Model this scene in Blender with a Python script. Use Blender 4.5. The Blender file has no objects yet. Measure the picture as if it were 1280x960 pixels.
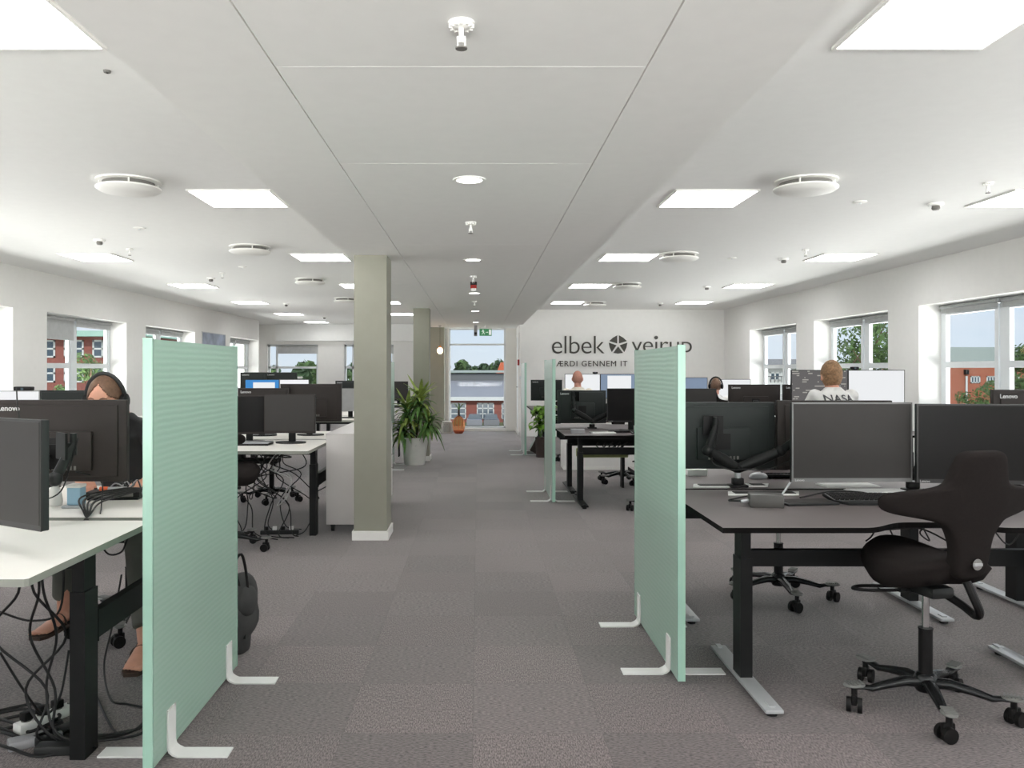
import bpy, bmesh, math, random
from mathutils import Vector, Matrix, noise
S = bpy.context.scene
COL = S.collection
PI = math.pi
random.seed(7)
# ------------------------------------------------------------------ camera
cam = bpy.data.objects.new('camera', bpy.data.cameras.new('camera')); COL.objects.link(cam)
cam.location = (0, 0, 1.4); cam.rotation_euler = (PI/2, 0, 0)
cam.data.sensor_width = 36; cam.data.lens = 36*1020/1280
cam.data.shift_x = 43/1280; cam.data.shift_y = -18/1280
cam.data.clip_start = 0.05; cam.data.clip_end = 600
S.camera = cam
# ------------------------------------------------------------------ light
S.view_settings.view_transform = 'Standard'; S.view_settings.look = 'None'
S.view_settings.exposure = 0.16; S.view_settings.gamma = 1
S.cycles.max_bounces = 10; S.cycles.diffuse_bounces = 8; S.cycles.transparent_max_bounces = 16
S.cycles.sample_clamp_indirect = 10
PANEL_E, DOWN_E, SKY_E, DAY_E = 12.5, 14.0, .92, 3.6
FILL_E, FILL_B = 21500, 26500
w = bpy.data.worlds.new('world'); S.world = w; w.use_nodes = True
nt = w.node_tree; nt.nodes.clear()
tc = nt.nodes.new('ShaderNodeTexCoord'); sp = nt.nodes.new('ShaderNodeSeparateXYZ')
rp = nt.nodes.new('ShaderNodeValToRGB'); bg = nt.nodes.new('ShaderNodeBackground'); ow = nt.nodes.new('ShaderNodeOutputWorld')
nz = nt.nodes.new('ShaderNodeTexNoise'); nz.inputs['Scale'].default_value = 2.2; nz.inputs['Detail'].default_value = 5
mpn = nt.nodes.new('ShaderNodeMapping'); mpn.inputs['Scale'].default_value = (1, 1, 4)
mx = nt.nodes.new('ShaderNodeMixRGB'); cr = nt.nodes.new('ShaderNodeValToRGB')
nt.links.new(tc.outputs['Generated'], sp.inputs[0]); nt.links.new(sp.outputs['Z'], rp.inputs[0])
e = rp.color_ramp.elements
e[0].position = 0.0; e[0].color = (.74, .82, .90, 1); e[1].position = .55; e[1].color = (.36, .56, .86, 1)
m_ = e.new(.10); m_.color = (.62, .76, .93, 1)
nt.links.new(tc.outputs['Generated'], mpn.inputs[0]); nt.links.new(mpn.outputs[0], nz.inputs[0])
cr.color_ramp.elements[0].position = .5; cr.color_ramp.elements[1].position = .72
nt.links.new(nz.outputs[0], cr.inputs[0]); nt.links.new(cr.outputs[0], mx.inputs[0])
nt.links.new(rp.outputs[0], mx.inputs[1]); mx.inputs[2].default_value = (.86, .88, .92, 1)
nt.links.new(mx.outputs[0], bg.inputs[0]); bg.inputs[1].default_value = SKY_E; nt.links.new(bg.outputs[0], ow.inputs[0])
sun = bpy.data.objects.new('sun', bpy.data.lights.new('sun', 'SUN')); COL.objects.link(sun)
sun.data.energy = 2.2; sun.data.angle = math.radians(3); sun.data.color = (1, .95, .88)
sun.rotation_euler = (math.radians(52), 0, math.radians(-8))

# wide suns added to boost daylight from both window sides and the aisle window
for nm, d, en in (('daylight_fill_right', (-1, 0, .16), DAY_E), ('daylight_fill_left', (1, 0, .16), DAY_E), ('daylight_fill_far', (0, -1, .05), DAY_E*.6)):
    l = bpy.data.objects.new(nm, bpy.data.lights.new(nm, 'SUN')); COL.objects.link(l)
    l.data.energy = en; l.data.angle = math.radians(110); l.data.color = (.96, .98, 1)
    l.rotation_euler = Vector(d).to_track_quat('-Z', 'Y').to_euler()
# unseen area lights added low outside the windows to brighten ceiling and room
for nm, loc_, rot_, sy, en in (('uplight_fill_right', (16, 9, -3), (PI, math.radians(-25), 0), 60, FILL_E), ('uplight_fill_left', (-16.5, 9, -3), (PI, math.radians(25), 0), 60, FILL_E),
        ('uplight_fill_back', (0, -14, -1.6), (PI+math.radians(-25), 0, PI/2), 26, FILL_B)):
    l = bpy.data.objects.new(nm, bpy.data.lights.new(nm, 'AREA')); COL.objects.link(l)
    l.data.shape = 'RECTANGLE'; l.data.size = 10; l.data.size_y = sy; l.data.energy = en; l.data.color = (1, .995, .97)
    l.location = loc_; l.rotation_euler = rot_
    if 'back' in nm: l.rotation_euler = Vector((0, math.sin(math.radians(25)), math.cos(math.radians(25)))).to_track_quat('-Z', 'Y').to_euler(); l.data.size, l.data.size_y = 26, 10
# ------------------------------------------------------------------ materials
def newmat(name):
    m = bpy.data.materials.new(name); m.use_nodes = True
    return m, m.node_tree, m.node_tree.nodes['Principled BSDF']
def lin(c):
    return tuple(((v/255)/12.92 if v/255 <= .04045 else ((v/255+.055)/1.055)**2.4) for v in c) + (1,)
def mat(name, rgb, rough=.5, metal=0, vary=.06, scale=12, bump=0, bscale=200, spec=.5, coat=0, emit=0, alpha=None, trans=0, ior=1.45):
    m, nt, b = newmat(name); c = lin(rgb)
    t = nt.nodes.new('ShaderNodeTexCoord'); n = nt.nodes.new('ShaderNodeTexNoise'); n.inputs['Scale'].default_value = scale
    nt.links.new(t.outputs['Object'], n.inputs['Vector'])
    r = nt.nodes.new('ShaderNodeValToRGB'); r.color_ramp.elements[0].position = .3; r.color_ramp.elements[1].position = .7
    r.color_ramp.elements[0].color = tuple(v*(1-vary) for v in c[:3])+(1,)
    r.color_ramp.elements[1].color = tuple(min(1, v*(1+vary)) for v in c[:3])+(1,)
    nt.links.new(n.outputs['Fac'], r.inputs[0]); nt.links.new(r.outputs[0], b.inputs['Base Color'])
    b.inputs['Roughness'].default_value = rough; b.inputs['Metallic'].default_value = metal
    b.inputs['Specular IOR Level'].default_value = spec; b.inputs['Coat Weight'].default_value = coat
    b.inputs['Transmission Weight'].default_value = trans; b.inputs['IOR'].default_value = ior
    if bump:
        n2 = nt.nodes.new('ShaderNodeTexNoise'); n2.inputs['Scale'].default_value = bscale
        nt.links.new(t.outputs['Object'], n2.inputs['Vector'])
        bp = nt.nodes.new('ShaderNodeBump'); bp.inputs['Strength'].default_value = bump; bp.inputs['Distance'].default_value = .004
        nt.links.new(n2.outputs['Fac'], bp.inputs['Height']); nt.links.new(bp.outputs[0], b.inputs['Normal'])
    if emit:
        nt.links.new(r.outputs[0], b.inputs['Emission Color']); b.inputs['Emission Strength'].default_value = emit
    return m
def emat(name, rgb, s):
    m, nt, b = newmat(name); nt.nodes.remove(b)
    e = nt.nodes.new('ShaderNodeEmission'); e.inputs[0].default_value = lin(rgb); e.inputs[1].default_value = s
    nt.links.new(e.outputs[0], nt.nodes['Material Output'].inputs[0]); return m
def carpet_mat():
    m, nt, b = newmat('carpet_tiles'); L = nt.links.new; N = nt.nodes.new
    t = N('ShaderNodeTexCoord')
    mp = N('ShaderNodeMapping'); mp.inputs['Location'].default_value = (.018/.5+100, -.14/.5+100, 0); mp.inputs['Scale'].default_value = (2, 2, 2)
    L(t.outputs['Object'], mp.inputs[0])
    fl = N('ShaderNodeVectorMath'); fl.operation = 'FLOOR'; L(mp.outputs[0], fl.inputs[0])
    fr = N('ShaderNodeVectorMath'); fr.operation = 'FRACTION'; L(mp.outputs[0], fr.inputs[0])
    wn = N('ShaderNodeTexWhiteNoise'); wn.noise_dimensions = '2D'; L(fl.outputs[0], wn.inputs['Vector'])
    # fibre: streak noise, direction alternates from tile to tile
    def streak(sc):
        q = N('ShaderNodeMapping'); q.inputs['Scale'].default_value = sc; L(t.outputs['Object'], q.inputs[0])
        n = N('ShaderNodeTexNoise'); n.inputs['Scale'].default_value = 1; n.inputs['Detail'].default_value = 3; L(q.outputs[0], n.inputs['Vector']); return n
    a = streak((60, 220, 1)); c = streak((220, 60, 1))
    ck = N('ShaderNodeTexChecker'); ck.inputs['Scale'].default_value = 1; L(fl.outputs[0], ck.inputs['Vector'])
    s2 = N('ShaderNodeSeparateXYZ'); L(fl.outputs[0], s2.inputs[0])
    ad = N('ShaderNodeMath'); ad.operation = 'ADD'; L(s2.outputs[0], ad.inputs[0]); L(s2.outputs[1], ad.inputs[1])
    md = N('ShaderNodeMath'); md.operation = 'MODULO'; L(ad.outputs[0], md.inputs[0]); md.inputs[1].default_value = 2
    mix = N('ShaderNodeMixRGB'); L(md.outputs[0], mix.inputs[0]); L(a.outputs['Fac'], mix.inputs[1]); L(c.outputs['Fac'], mix.inputs[2])
    rp = N('ShaderNodeValToRGB'); rp.color_ramp.elements[0].position = .36; rp.color_ramp.elements[1].position = .66
    rp.color_ramp.elements[0].color = lin((70, 61, 61)); rp.color_ramp.elements[1].color = lin((134, 122, 121)); L(mix.outputs[0], rp.inputs[0])
    # tile tone
    tone = N('ShaderNodeMapRange'); L(wn.outputs['Value'], tone.inputs[0]); tone.inputs[3].default_value = .86; tone.inputs[4].default_value = 1.1
    t2 = N('ShaderNodeMapRange'); L(md.outputs[0], t2.inputs[0]); t2.inputs[3].default_value = .96; t2.inputs[4].default_value = 1.04
    mm = N('ShaderNodeMath'); mm.operation = 'MULTIPLY'; L(tone.outputs[0], mm.inputs[0]); L(t2.outputs[0], mm.inputs[1])
    # seams
    sx = N('ShaderNodeSeparateXYZ'); L(fr.outputs[0], sx.inputs[0])
    def near(o):
        p = N('ShaderNodeMath'); p.operation = 'PINGPONG'; L(o, p.inputs[0]); p.inputs[1].default_value = .5
        g = N('ShaderNodeMath'); g.operation = 'LESS_THAN'; L(p.outputs[0], g.inputs[0]); g.inputs[1].default_value = .005; return g
    g1 = near(sx.outputs[0]); g2 = near(sx.outputs[1])
    mxm = N('ShaderNodeMath'); mxm.operation = 'MAXIMUM'; L(g1.outputs[0], mxm.inputs[0]); L(g2.outputs[0], mxm.inputs[1])
    sm = N('ShaderNodeMapRange'); L(mxm.outputs[0], sm.inputs[0]); sm.inputs[3].default_value = 1; sm.inputs[4].default_value = .8
    m2 = N('ShaderNodeMath'); m2.operation = 'MULTIPLY'; L(mm.outputs[0], m2.inputs[0]); L(sm.outputs[0], m2.inputs[1])
    sc = N('ShaderNodeVectorMath'); sc.operation = 'SCALE'; L(rp.outputs[0], sc.inputs[0]); L(m2.outputs[0], sc.inputs['Scale'])
    L(sc.outputs[0], b.inputs['Base Color']); b.inputs['Roughness'].default_value = .8
    b.inputs['Specular IOR Level'].default_value = .35; b.inputs['Sheen Weight'].default_value = .35; b.inputs['Sheen Roughness'].default_value = .4
    bp = N('ShaderNodeBump'); bp.inputs['Strength'].default_value = .5; bp.inputs['Distance'].default_value = .004
    L(mix.outputs[0], bp.inputs['Height']); L(bp.outputs[0], b.inputs['Normal'])
    return m
def glass_mat():
    m, nt, b = newmat('window_glass'); nt.nodes.remove(b); N = nt.nodes.new; L = nt.links.new
    tr = N('ShaderNodeBsdfTransparent'); tr.inputs[0].default_value = (.97, .98, .98, 1)
    gl = N('ShaderNodeBsdfGlossy'); gl.inputs['Roughness'].default_value = .01
    lw = N('ShaderNodeLayerWeight'); pw = N('ShaderNodeMath'); pw.operation = 'POWER'; pw.inputs[1].default_value = 6; L(lw.outputs['Facing'], pw.inputs[0])
    fr = N('ShaderNodeMapRange'); fr.inputs[3].default_value = .007; fr.inputs[4].default_value = .22; L(pw.outputs[0], fr.inputs[0]); mx = N('ShaderNodeMixShader')
    L(fr.outputs[0], mx.inputs[0]); L(tr.outputs[0], mx.inputs[1]); L(gl.outputs[0], mx.inputs[2])
    L(mx.outputs[0], nt.nodes['Material Output'].inputs[0]); return m
def green_mat(name='green_screen'):
    m, nt, b = newmat(name); nt.nodes.remove(b); N = nt.nodes.new; L = nt.links.new
    t = N('ShaderNodeTexCoord'); q = N('ShaderNodeMapping'); L(t.outputs['Object'], q.inputs[0])
    wv = N('ShaderNodeTexWave'); wv.bands_direction = 'Z'; wv.inputs['Scale'].default_value = 14; wv.inputs['Distortion'].default_value = 1.2
    wv.inputs['Detail'].default_value = 1; wv.inputs['Detail Scale'].default_value = .6; L(q.outputs[0], wv.inputs['Vector'])
    w2 = N('ShaderNodeTexWave'); w2.bands_direction = 'Y'; w2.inputs['Scale'].default_value = 42; L(q.outputs[0], w2.inputs['Vector'])
    ad = N('ShaderNodeMath'); ad.operation = 'ADD'; L(wv.outputs['Fac'], ad.inputs[0]); L(w2.outputs['Fac'], ad.inputs[1])
    rp = N('ShaderNodeValToRGB'); rp.color_ramp.elements[0].color = lin((206, 240, 223)); rp.color_ramp.elements[1].color = lin((219, 247, 233))
    L(ad.outputs[0], rp.inputs[0])
    bp = N('ShaderNodeBump'); bp.inputs['Strength'].default_value = .25; bp.inputs['Distance'].default_value = .003; L(ad.outputs[0], bp.inputs['Height'])
    d = N('ShaderNodeBsdfDiffuse'); tl = N('ShaderNodeBsdfTranslucent'); g = N('ShaderNodeBsdfGlossy'); g.inputs['Roughness'].default_value = .28
    rf = N('ShaderNodeBsdfRefraction'); rf.inputs['Roughness'].default_value = .3; rf.inputs['IOR'].default_value = 1.02
    for x in (d, tl, rf): L(rp.outputs[0], x.inputs['Color'])
    for x in (d, g): L(bp.outputs[0], x.inputs['Normal'])
    m1 = N('ShaderNodeMixShader'); m1.inputs[0].default_value = .5; L(d.outputs[0], m1.inputs[1]); L(tl.outputs[0], m1.inputs[2])
    m2 = N('ShaderNodeMixShader'); m2.inputs[0].default_value = .12; L(m1.outputs[0], m2.inputs[1]); L(rf.outputs[0], m2.inputs[2])
    fr = N('ShaderNodeFresnel'); fr.inputs[0].default_value = 1.45; m3 = N('ShaderNodeMixShader')
    L(fr.outputs[0], m3.inputs[0]); L(m2.outputs[0], m3.inputs[1]); L(g.outputs[0], m3.inputs[2])
    L(m3.outputs[0], nt.nodes['Material Output'].inputs[0]); return m
def brick_mat(name, c1, c2, cm, scale=3):
    m, nt, b = newmat(name); L = nt.links.new; N = nt.nodes.new
    t = N('ShaderNodeTexCoord'); mp = N('ShaderNodeMapping'); mp.inputs['Rotation'].default_value = (PI/2, 0, 0); L(t.outputs['Object'], mp.inputs[0])
    br = N('ShaderNodeTexBrick'); br.inputs['Scale'].default_value = scale; L(mp.outputs[0], br.inputs['Vector'])
    br.inputs['Color1'].default_value = lin(c1); br.inputs['Color2'].default_value = lin(c2); br.inputs['Mortar'].default_value = lin(cm)
    br.inputs['Mortar Size'].default_value = .012
    L(br.outputs['Color'], b.inputs['Base Color']); b.inputs['Roughness'].default_value = .9; return m
def code_mat(name, base, cols, seed):
    """a screen with blocks of coloured text lines, in the screen's own object coordinates"""
    m, nt, b = newmat(name); nt.nodes.remove(b); L = nt.links.new; N = nt.nodes.new
    t = N('ShaderNodeTexCoord'); mp = N('ShaderNodeMapping'); mp.inputs['Scale'].default_value = (16, 1, 44); mp.inputs['Location'].default_value = (seed, 0, seed*3); L(t.outputs['Object'], mp.inputs[0])
    s = N('ShaderNodeSeparateXYZ'); L(mp.outputs[0], s.inputs[0])
    rz = N('ShaderNodeMath'); rz.operation = 'FLOOR'; L(s.outputs['Z'], rz.inputs[0])
    fz = N('ShaderNodeMath'); fz.operation = 'FRACT'; L(s.outputs['Z'], fz.inputs[0])
    cb = N('ShaderNodeCombineXYZ'); L(s.outputs['X'], cb.inputs[0]); L(rz.outputs[0], cb.inputs[2])
    n = N('ShaderNodeTexNoise'); n.inputs['Scale'].default_value = .6; n.inputs['Detail'].default_value = 2; L(cb.outputs[0], n.inputs['Vector'])
    g = N('ShaderNodeMath'); g.operation = 'GREATER_THAN'; g.inputs[1].default_value = .57; L(n.outputs['Fac'], g.inputs[0])
    g2 = N('ShaderNodeMath'); g2.operation = 'LESS_THAN'; g2.inputs[1].default_value = .5; L(fz.outputs[0], g2.inputs[0])
    mu = N('ShaderNodeMath'); mu.operation = 'MULTIPLY'; L(g.outputs[0], mu.inputs[0]); L(g2.outputs[0], mu.inputs[1])
    mx = N('ShaderNodeMixRGB'); L(mu.outputs[0], mx.inputs[0]); mx.inputs[1].default_value = lin(base); mx.inputs[2].default_value = lin(cols)
    e = N('ShaderNodeEmission'); L(mx.outputs[0], e.inputs[0]); e.inputs[1].default_value = 1.0
    L(e.outputs[0], nt.nodes['Material Output'].inputs[0]); return m

M = dict(
 dockgrey=mat('dock_grey', (78, 76, 74), .45), keycap=mat('keycap', (34, 33, 33), .4), wall=mat('wall_paint', (238, 237, 234), .7, vary=.01), ceil=mat('ceiling_paint', (238, 238, 236), .75, vary=.01),
 soffit=mat('soffit_panel', (240, 240, 237), .7, vary=.01), groove=mat('groove', (120, 118, 114), .8),
 olive=mat('olive_paint', (146, 145, 132), .6, vary=.02), trim=mat('white_trim', (238, 237, 233), .4, vary=.01),
 frame=mat('window_frame_paint', (222, 226, 228), .35, vary=.01), carpet=carpet_mat(), glass=glass_mat(), green=green_mat(),
 green_edge=mat('green_edge', (164, 202, 185), .25, vary=.02),
 blind=mat('blind_cloth', (188, 190, 190), .9), panel=emat('panel_light', (255, 255, 255), PANEL_E), down=emat('down_light', (255, 252, 244), DOWN_E),
 white_metal=mat('white_metal', (226, 226, 224), .35, vary=.02), black=mat('black_plastic', (20, 19, 19), .5, vary=.1, spec=.3),
 blackmetal=mat('black_powder_coat', (23, 24, 24), .42, vary=.05, spec=.3), darkgrey=mat('dark_grey_plastic', (42, 43, 43), .45, vary=.04, spec=.3),
 screen=mat('screen_glass', (30, 29, 29), .3, vary=.02, spec=.12), screen2=mat('screen_matt', (62, 60, 59), .45, vary=.02, spec=.2),
 bezel=mat('bezel', (44, 43, 43), .35), bezel_light=mat('bezel_grey', (120, 120, 120), .35), shell=mat('monitor_shell', (46, 50, 49), .5, vary=.04, spec=.25),
 shell2=mat('monitor_shell_warm', (50, 45, 43), .5, vary=.04, spec=.25), shellw=mat('monitor_shell_grey', (150, 150, 150), .4), logo=mat('logo_ink', (205, 205, 205), .5),
 desk_dark=mat('dark_desktop', (104, 96, 96), .42, vary=.03, scale=5), desk_edge=mat('dark_desk_edge', (16, 14, 14), .7, spec=.1),
 desk_light=mat('light_desktop', (238, 235, 229), .45, vary=.015, scale=4), light_edge=mat('light_desk_edge', (148, 150, 142), .5),
 silver=mat('silver_paint', (186, 188, 190), .32, metal=.3, vary=.03), chrome=mat('chrome', (200, 200, 200), .18, metal=1, vary=.02),
 fabric=mat('chair_cloth', (35, 31, 30), .95, spec=.15, vary=.08, scale=90, bump=.3, bscale=900), blackal=mat('polished_black_metal', (52, 53, 54), .25, metal=.6, vary=.05),
 rubber=mat('rubber', (24, 24, 24), .7), padgrey=mat('ribbed_pad', (120, 120, 118), .5), cable=mat('cable_black', (26, 26, 26), .5), cablew=mat('cable_white', (200, 200, 198), .45),
 skin=mat('skin', (214, 158, 134), .5, vary=.05, scale=30), skin2=mat('skin_pink', (205, 150, 132), .5, vary=.06, scale=30), teeth=mat('eye_white', (235, 232, 228), .3), iris=mat('iris', (60, 70, 70), .3), lips=mat('lips', (176, 104, 92), .5),
 hair_brown=mat('hair_brown', (112, 84, 66), .6, vary=.25, scale=60, bump=.5, bscale=300), hair_blond=mat('hair_sandy', (142, 110, 80), .7, vary=.3, scale=60, bump=.6, bscale=260), hair_buzz=mat('hair_buzz', (176, 126, 110), .8, vary=.15, scale=80),
 tee_black=mat('black_tshirt', (44, 44, 46), .9, bump=.2, bscale=60), tee_white=mat('white_tshirt', (222, 221, 219), .9, bump=.2, bscale=50), tee_cream=mat('cream_tshirt', (222, 214, 200), .9), jeans=mat('dark_jeans', (52, 58, 70), .9), trouser=mat('grey_green_trousers', (96, 97, 90), .9, vary=.08, bump=.2, bscale=60),
 leather=mat('sandal_leather', (66, 50, 40), .6), ink=mat('print_grey', (92, 92, 96), .8), letter=mat('wall_letters', (74, 72, 66), .5),
 terracotta=mat('brick_plain', (196, 104, 72), .9), leaf=mat('leaf_green', (84, 120, 58), .55, vary=.35, scale=9), leaf_light=mat('leaf_variegated', (150, 168, 84), .5, vary=.3, scale=14), leaf_bright=mat('leaf_bright', (112, 158, 52), .5, vary=.25), tree=mat('tree_leaf', (74, 98, 52), .8, vary=.35, scale=1.5), tree_dark=mat('tree_leaf_dark', (58, 80, 50), .8, vary=.35, scale=.6), bark=mat('bark', (92, 74, 58), .9),
 pot=mat('white_pot', (224, 223, 218), .4, vary=.02), soil=mat('soil', (60, 46, 38), .95), potdark=mat('dark_brown_pot', (62, 50, 46), .6),
 cabinet=mat('white_cabinet', (206, 202, 200), .4, vary=.01), red=mat('alarm_red', (170, 40, 34), .4), exitg=mat('exit_green', (60, 130, 84), .5, emit=.35), exitw=mat('exit_white', (226, 236, 228), .5, emit=.4),
 paper=mat('paper', (238, 238, 236), .7, vary=.01), blue=mat('blue_label', (150, 186, 206), .5), orange=mat('orange_tape', (236, 110, 64), .5), poster=mat('poster_print', (150, 160, 178), .6, vary=.35, scale=3),
 copper=mat('copper_glass', (240, 176, 128), .12, trans=.85, ior=1.05), bulb=emat('bulb_glow', (255, 205, 150), 9), sensor=mat('sensor_grey', (112, 110, 106), .5),
 grass=mat('grass', (88, 92, 56), .95, vary=.15, scale=.3), grass2=mat('parking', (168, 164, 156), .95), roof_grey=mat('roof_grey', (128, 129, 134), .8, vary=.03, scale=.5), roof_dark=mat('roof_dark', (92, 94, 96), .6), brick_red=brick_mat('red_brick', (142, 84, 74), (128, 74, 66), (128, 96, 86)), brick_orange=brick_mat('orange_brick', (162, 96, 72), (152, 88, 66), (150, 104, 84)), bwhite=mat('building_white', (200, 202, 200), .6), bgrey=mat('building_grey', (150, 160, 156), .7), bglass=mat('building_glass', (70, 84, 96), .15, spec=.8), greenroof=mat('verdigris_roof', (150, 182, 168), .7), carpaint=mat('car_grey', (92, 94, 98), .3, metal=.4), concrete=mat('concrete', (170, 168, 162), .9),
 bag=mat('bag_fabric', (58, 58, 58), .9, bump=.3, bscale=300), backscreen=emat('white_page', (226, 228, 230), 1.0), pagescreen=emat('pale_page', (232, 233, 235), 1.0), bluescreen=emat('blue_desktop', (70, 140, 205), .9), slatescreen=emat('slate_desktop', (130, 146, 168), .9),
 codescreen=code_mat('code_editor', (98, 96, 96), (158, 156, 150), 3.3), lime=mat('lime_cloth', (170, 176, 120), .9), pink=mat('pink_marker', (226, 120, 120), .5), purple=mat('tray_grey', (150, 150, 152), .5))

# ------------------------------------------------------------------ mesh helpers
def B(): return bmesh.new()
def box(bm, x0, x1, y0, y1, z0, z1, rot=None, bev=0):
    r = bmesh.ops.create_cube(bm, size=1)['verts']
    for v in r: v.co = Vector(((x0+x1)/2+v.co.x*(x1-x0), (y0+y1)/2+v.co.y*(y1-y0), (z0+z1)/2+v.co.z*(z1-z0)))
    if bev:
        es = list({e for v in r for e in v.link_edges})
        n = bmesh.ops.bevel(bm, geom=es, offset=bev, segments=2, affect='EDGES', profile=.5)
        r = list({v for f in n['faces'] for v in f.verts} | {v for v in r if v.is_valid})
    if rot: bmesh.ops.transform(bm, matrix=rot, verts=r)
    return r
def beam(bm, p0, p1, w, h, w1=None, h1=None, up=(0, 0, 1)):
    p0, p1 = Vector(p0), Vector(p1); d = (p1-p0).normalized(); up = Vector(up)
    if abs(d.dot(up)) > .98: up = Vector((0, 1, 0))
    s = d.cross(up).normalized(); u = s.cross(d); w1 = w if w1 is None else w1; h1 = h if h1 is None else h1
    vs = []
    for p, a, b in ((p0, w, h), (p1, w1, h1)):
        vs += [bm.verts.new(p+s*a/2*i+u*b/2*j) for i, j in ((-1, -1), (1, -1), (1, 1), (-1, 1))]
    for f in ((3, 2, 1, 0), (4, 5, 6, 7), (0, 1, 5, 4), (1, 2, 6, 5), (2, 3, 7, 6), (3, 0, 4, 7)): bm.faces.new([vs[i] for i in f])
def rings(bm, pts, rads, seg=12, up=(0, 0, 1), sq=None, cap=True):
    """closed tapered tube through pts; rads may be numbers or (side, other) pairs"""
    pts = [Vector(p) for p in pts]; R = []; n = len(pts); last = None
    for i, p in enumerate(pts):
        d = (pts[min(i+1, n-1)]-pts[max(i-1, 0)]).normalized()
        if last is None:
            u = Vector(up)
            if abs(d.dot(u)) > .95: u = Vector((0, 1, 0))
            s = d.cross(u).normalized()
        else: s = (last-d*last.dot(d)).normalized()
        last = s; u = s.cross(d); r = rads[i] if isinstance(rads, (list, tuple)) else rads
        a, b = r if isinstance(r, tuple) else (r, r)
        R.append([bm.verts.new(p+s*math.cos(t)*a+u*math.sin(t)*b) for t in (2*PI*k/seg for k in range(seg))])
    for a, b in zip(R, R[1:]):
        for k in range(seg): bm.faces.new((a[k], a[(k+1) % seg], b[(k+1) % seg], b[k]))
    if cap:
        bm.faces.new(R[0][::-1]); bm.faces.new(R[-1])
    return R
def cyl(bm, p0, p1, r, r1=None, seg=16): rings(bm, [p0, p1], [r, r if r1 is None else r1], seg)
def capsule(bm, pts, rads, seg=14, **k):
    """limb with rounded ends"""
    pts = [Vector(p) for p in pts]; rr = [(r, r) if not isinstance(r, tuple) else r for r in rads]
    def end(p, q, r):
        d = (p-q).normalized(); out = []
        for t in (.35, .68, .92): out.append((p+d*r[0]*t*.8, (r[0]*math.sqrt(1-t*t), r[1]*math.sqrt(1-t*t))))
        return out
    a = end(pts[0], pts[1], rr[0])[::-1]; b = end(pts[-1], pts[-2], rr[-1])
    rings(bm, [x[0] for x in a]+pts+[x[0] for x in b], [x[1] for x in a]+rr+[x[1] for x in b], seg, **k)
def curve_pts(pts, n=6):
    pts = [Vector(p) for p in pts]; out = []
    for i in range(len(pts)-1):
        a = pts[max(i-1, 0)]; b = pts[i]; c = pts[i+1]; d = pts[min(i+2, len(pts)-1)]
        for k in range(n):
            t = k/n; out.append(.5*((2*b)+(c-a)*t+(2*a-5*b+4*c-d)*t*t+(3*b-a-3*c+d)*t**3))
    return out+[pts[-1]]
def tube(bm, pts, r, seg=8, n=6): rings(bm, curve_pts(pts, n), r, seg)
def ell(bm, c, r, seg=20, rg=12, rot=None):
    v = bmesh.ops.create_uvsphere(bm, u_segments=seg, v_segments=rg, radius=1)['verts']
    for q in v: q.co = Vector((q.co.x*r[0], q.co.y*r[1], q.co.z*r[2]))
    if rot: bmesh.ops.transform(bm, matrix=rot, verts=v)
    for q in v: q.co += Vector(c)
    return v
def prism(bm, poly, z0, z1, M4=None):
    a = [bm.verts.new((x, y, z0)) for x, y in poly]; b = [bm.verts.new((x, y, z1)) for x, y in poly]; n = len(poly)
    f = [bm.faces.new(a[::-1]), bm.faces.new(b)]
    for i in range(n): f.append(bm.faces.new((a[i], a[(i+1) % n], b[(i+1) % n], b[i])))
    if M4: bmesh.ops.transform(bm, matrix=M4, verts=a+b)
    return f
def lathe(bm, prof, seg=32, c=(0, 0, 0), ring=False):
    R = [[bm.verts.new((c[0]+r*math.cos(2*PI*k/seg), c[1]+r*math.sin(2*PI*k/seg), c[2]+z)) for k in range(seg)] for r, z in prof]
    for a, b in zip(R, R[1:]+(R[:1] if ring else [])):
        for k in range(seg): bm.faces.new((a[k], a[(k+1) % seg], b[(k+1) % seg], b[k]))
    if ring: return
    if prof[0][0] > 1e-4: bm.faces.new(R[0][::-1])
    if prof[-1][0] > 1e-4: bm.faces.new(R[-1])
def mesh(name, bm, m, smooth=None):
    bmesh.ops.recalc_face_normals(bm, faces=bm.faces)
    me = bpy.data.meshes.new(name); bm.to_mesh(me); bm.free()
    for x in (m if isinstance(m, (list, tuple)) else [m]): me.materials.append(x)
    if smooth is not False:
        me.polygons.foreach_set('use_smooth', [True]*len(me.polygons))
        try: me.set_sharp_from_angle(angle=math.radians(32 if smooth is None else smooth))
        except Exception: pass
    return me
def obj(name, bm, m, parent=None, label=None, smooth=None, mods=None):
    o = bpy.data.objects.new(name, mesh(name, bm, m, smooth)); COL.objects.link(o)
    if parent: o.parent = parent
    if label: o['label'] = label
    return o
def tag(o, label, cat, group=None, kind=None):
    o['label'] = label; o['category'] = cat
    if group: o['group'] = group
    if kind: o['kind'] = kind
    return o
def thing(name, label, cat, loc=(0, 0, 0), rz=0, group=None):
    o = bpy.data.objects.new(name, None); o.empty_display_size = .1; COL.objects.link(o)
    o.location = loc; o.rotation_euler = (0, 0, rz); return tag(o, label, cat, group)
def struct(name, bm, m, smooth=False, label=None):
    o = obj(name, bm, m, None, None, smooth); o['kind'] = 'structure'
    if label: o['label'] = label
    return o
def kids(o): return [c for c in COL.objects if c.parent == o]
def copy_tree(o, parent=None):
    c = o.copy(); COL.objects.link(c); c.parent = parent
    for ch in CH(o): copy_tree(ch, c)
    return c
def CH(o): return list(o.children)
PROTO = {}
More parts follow.
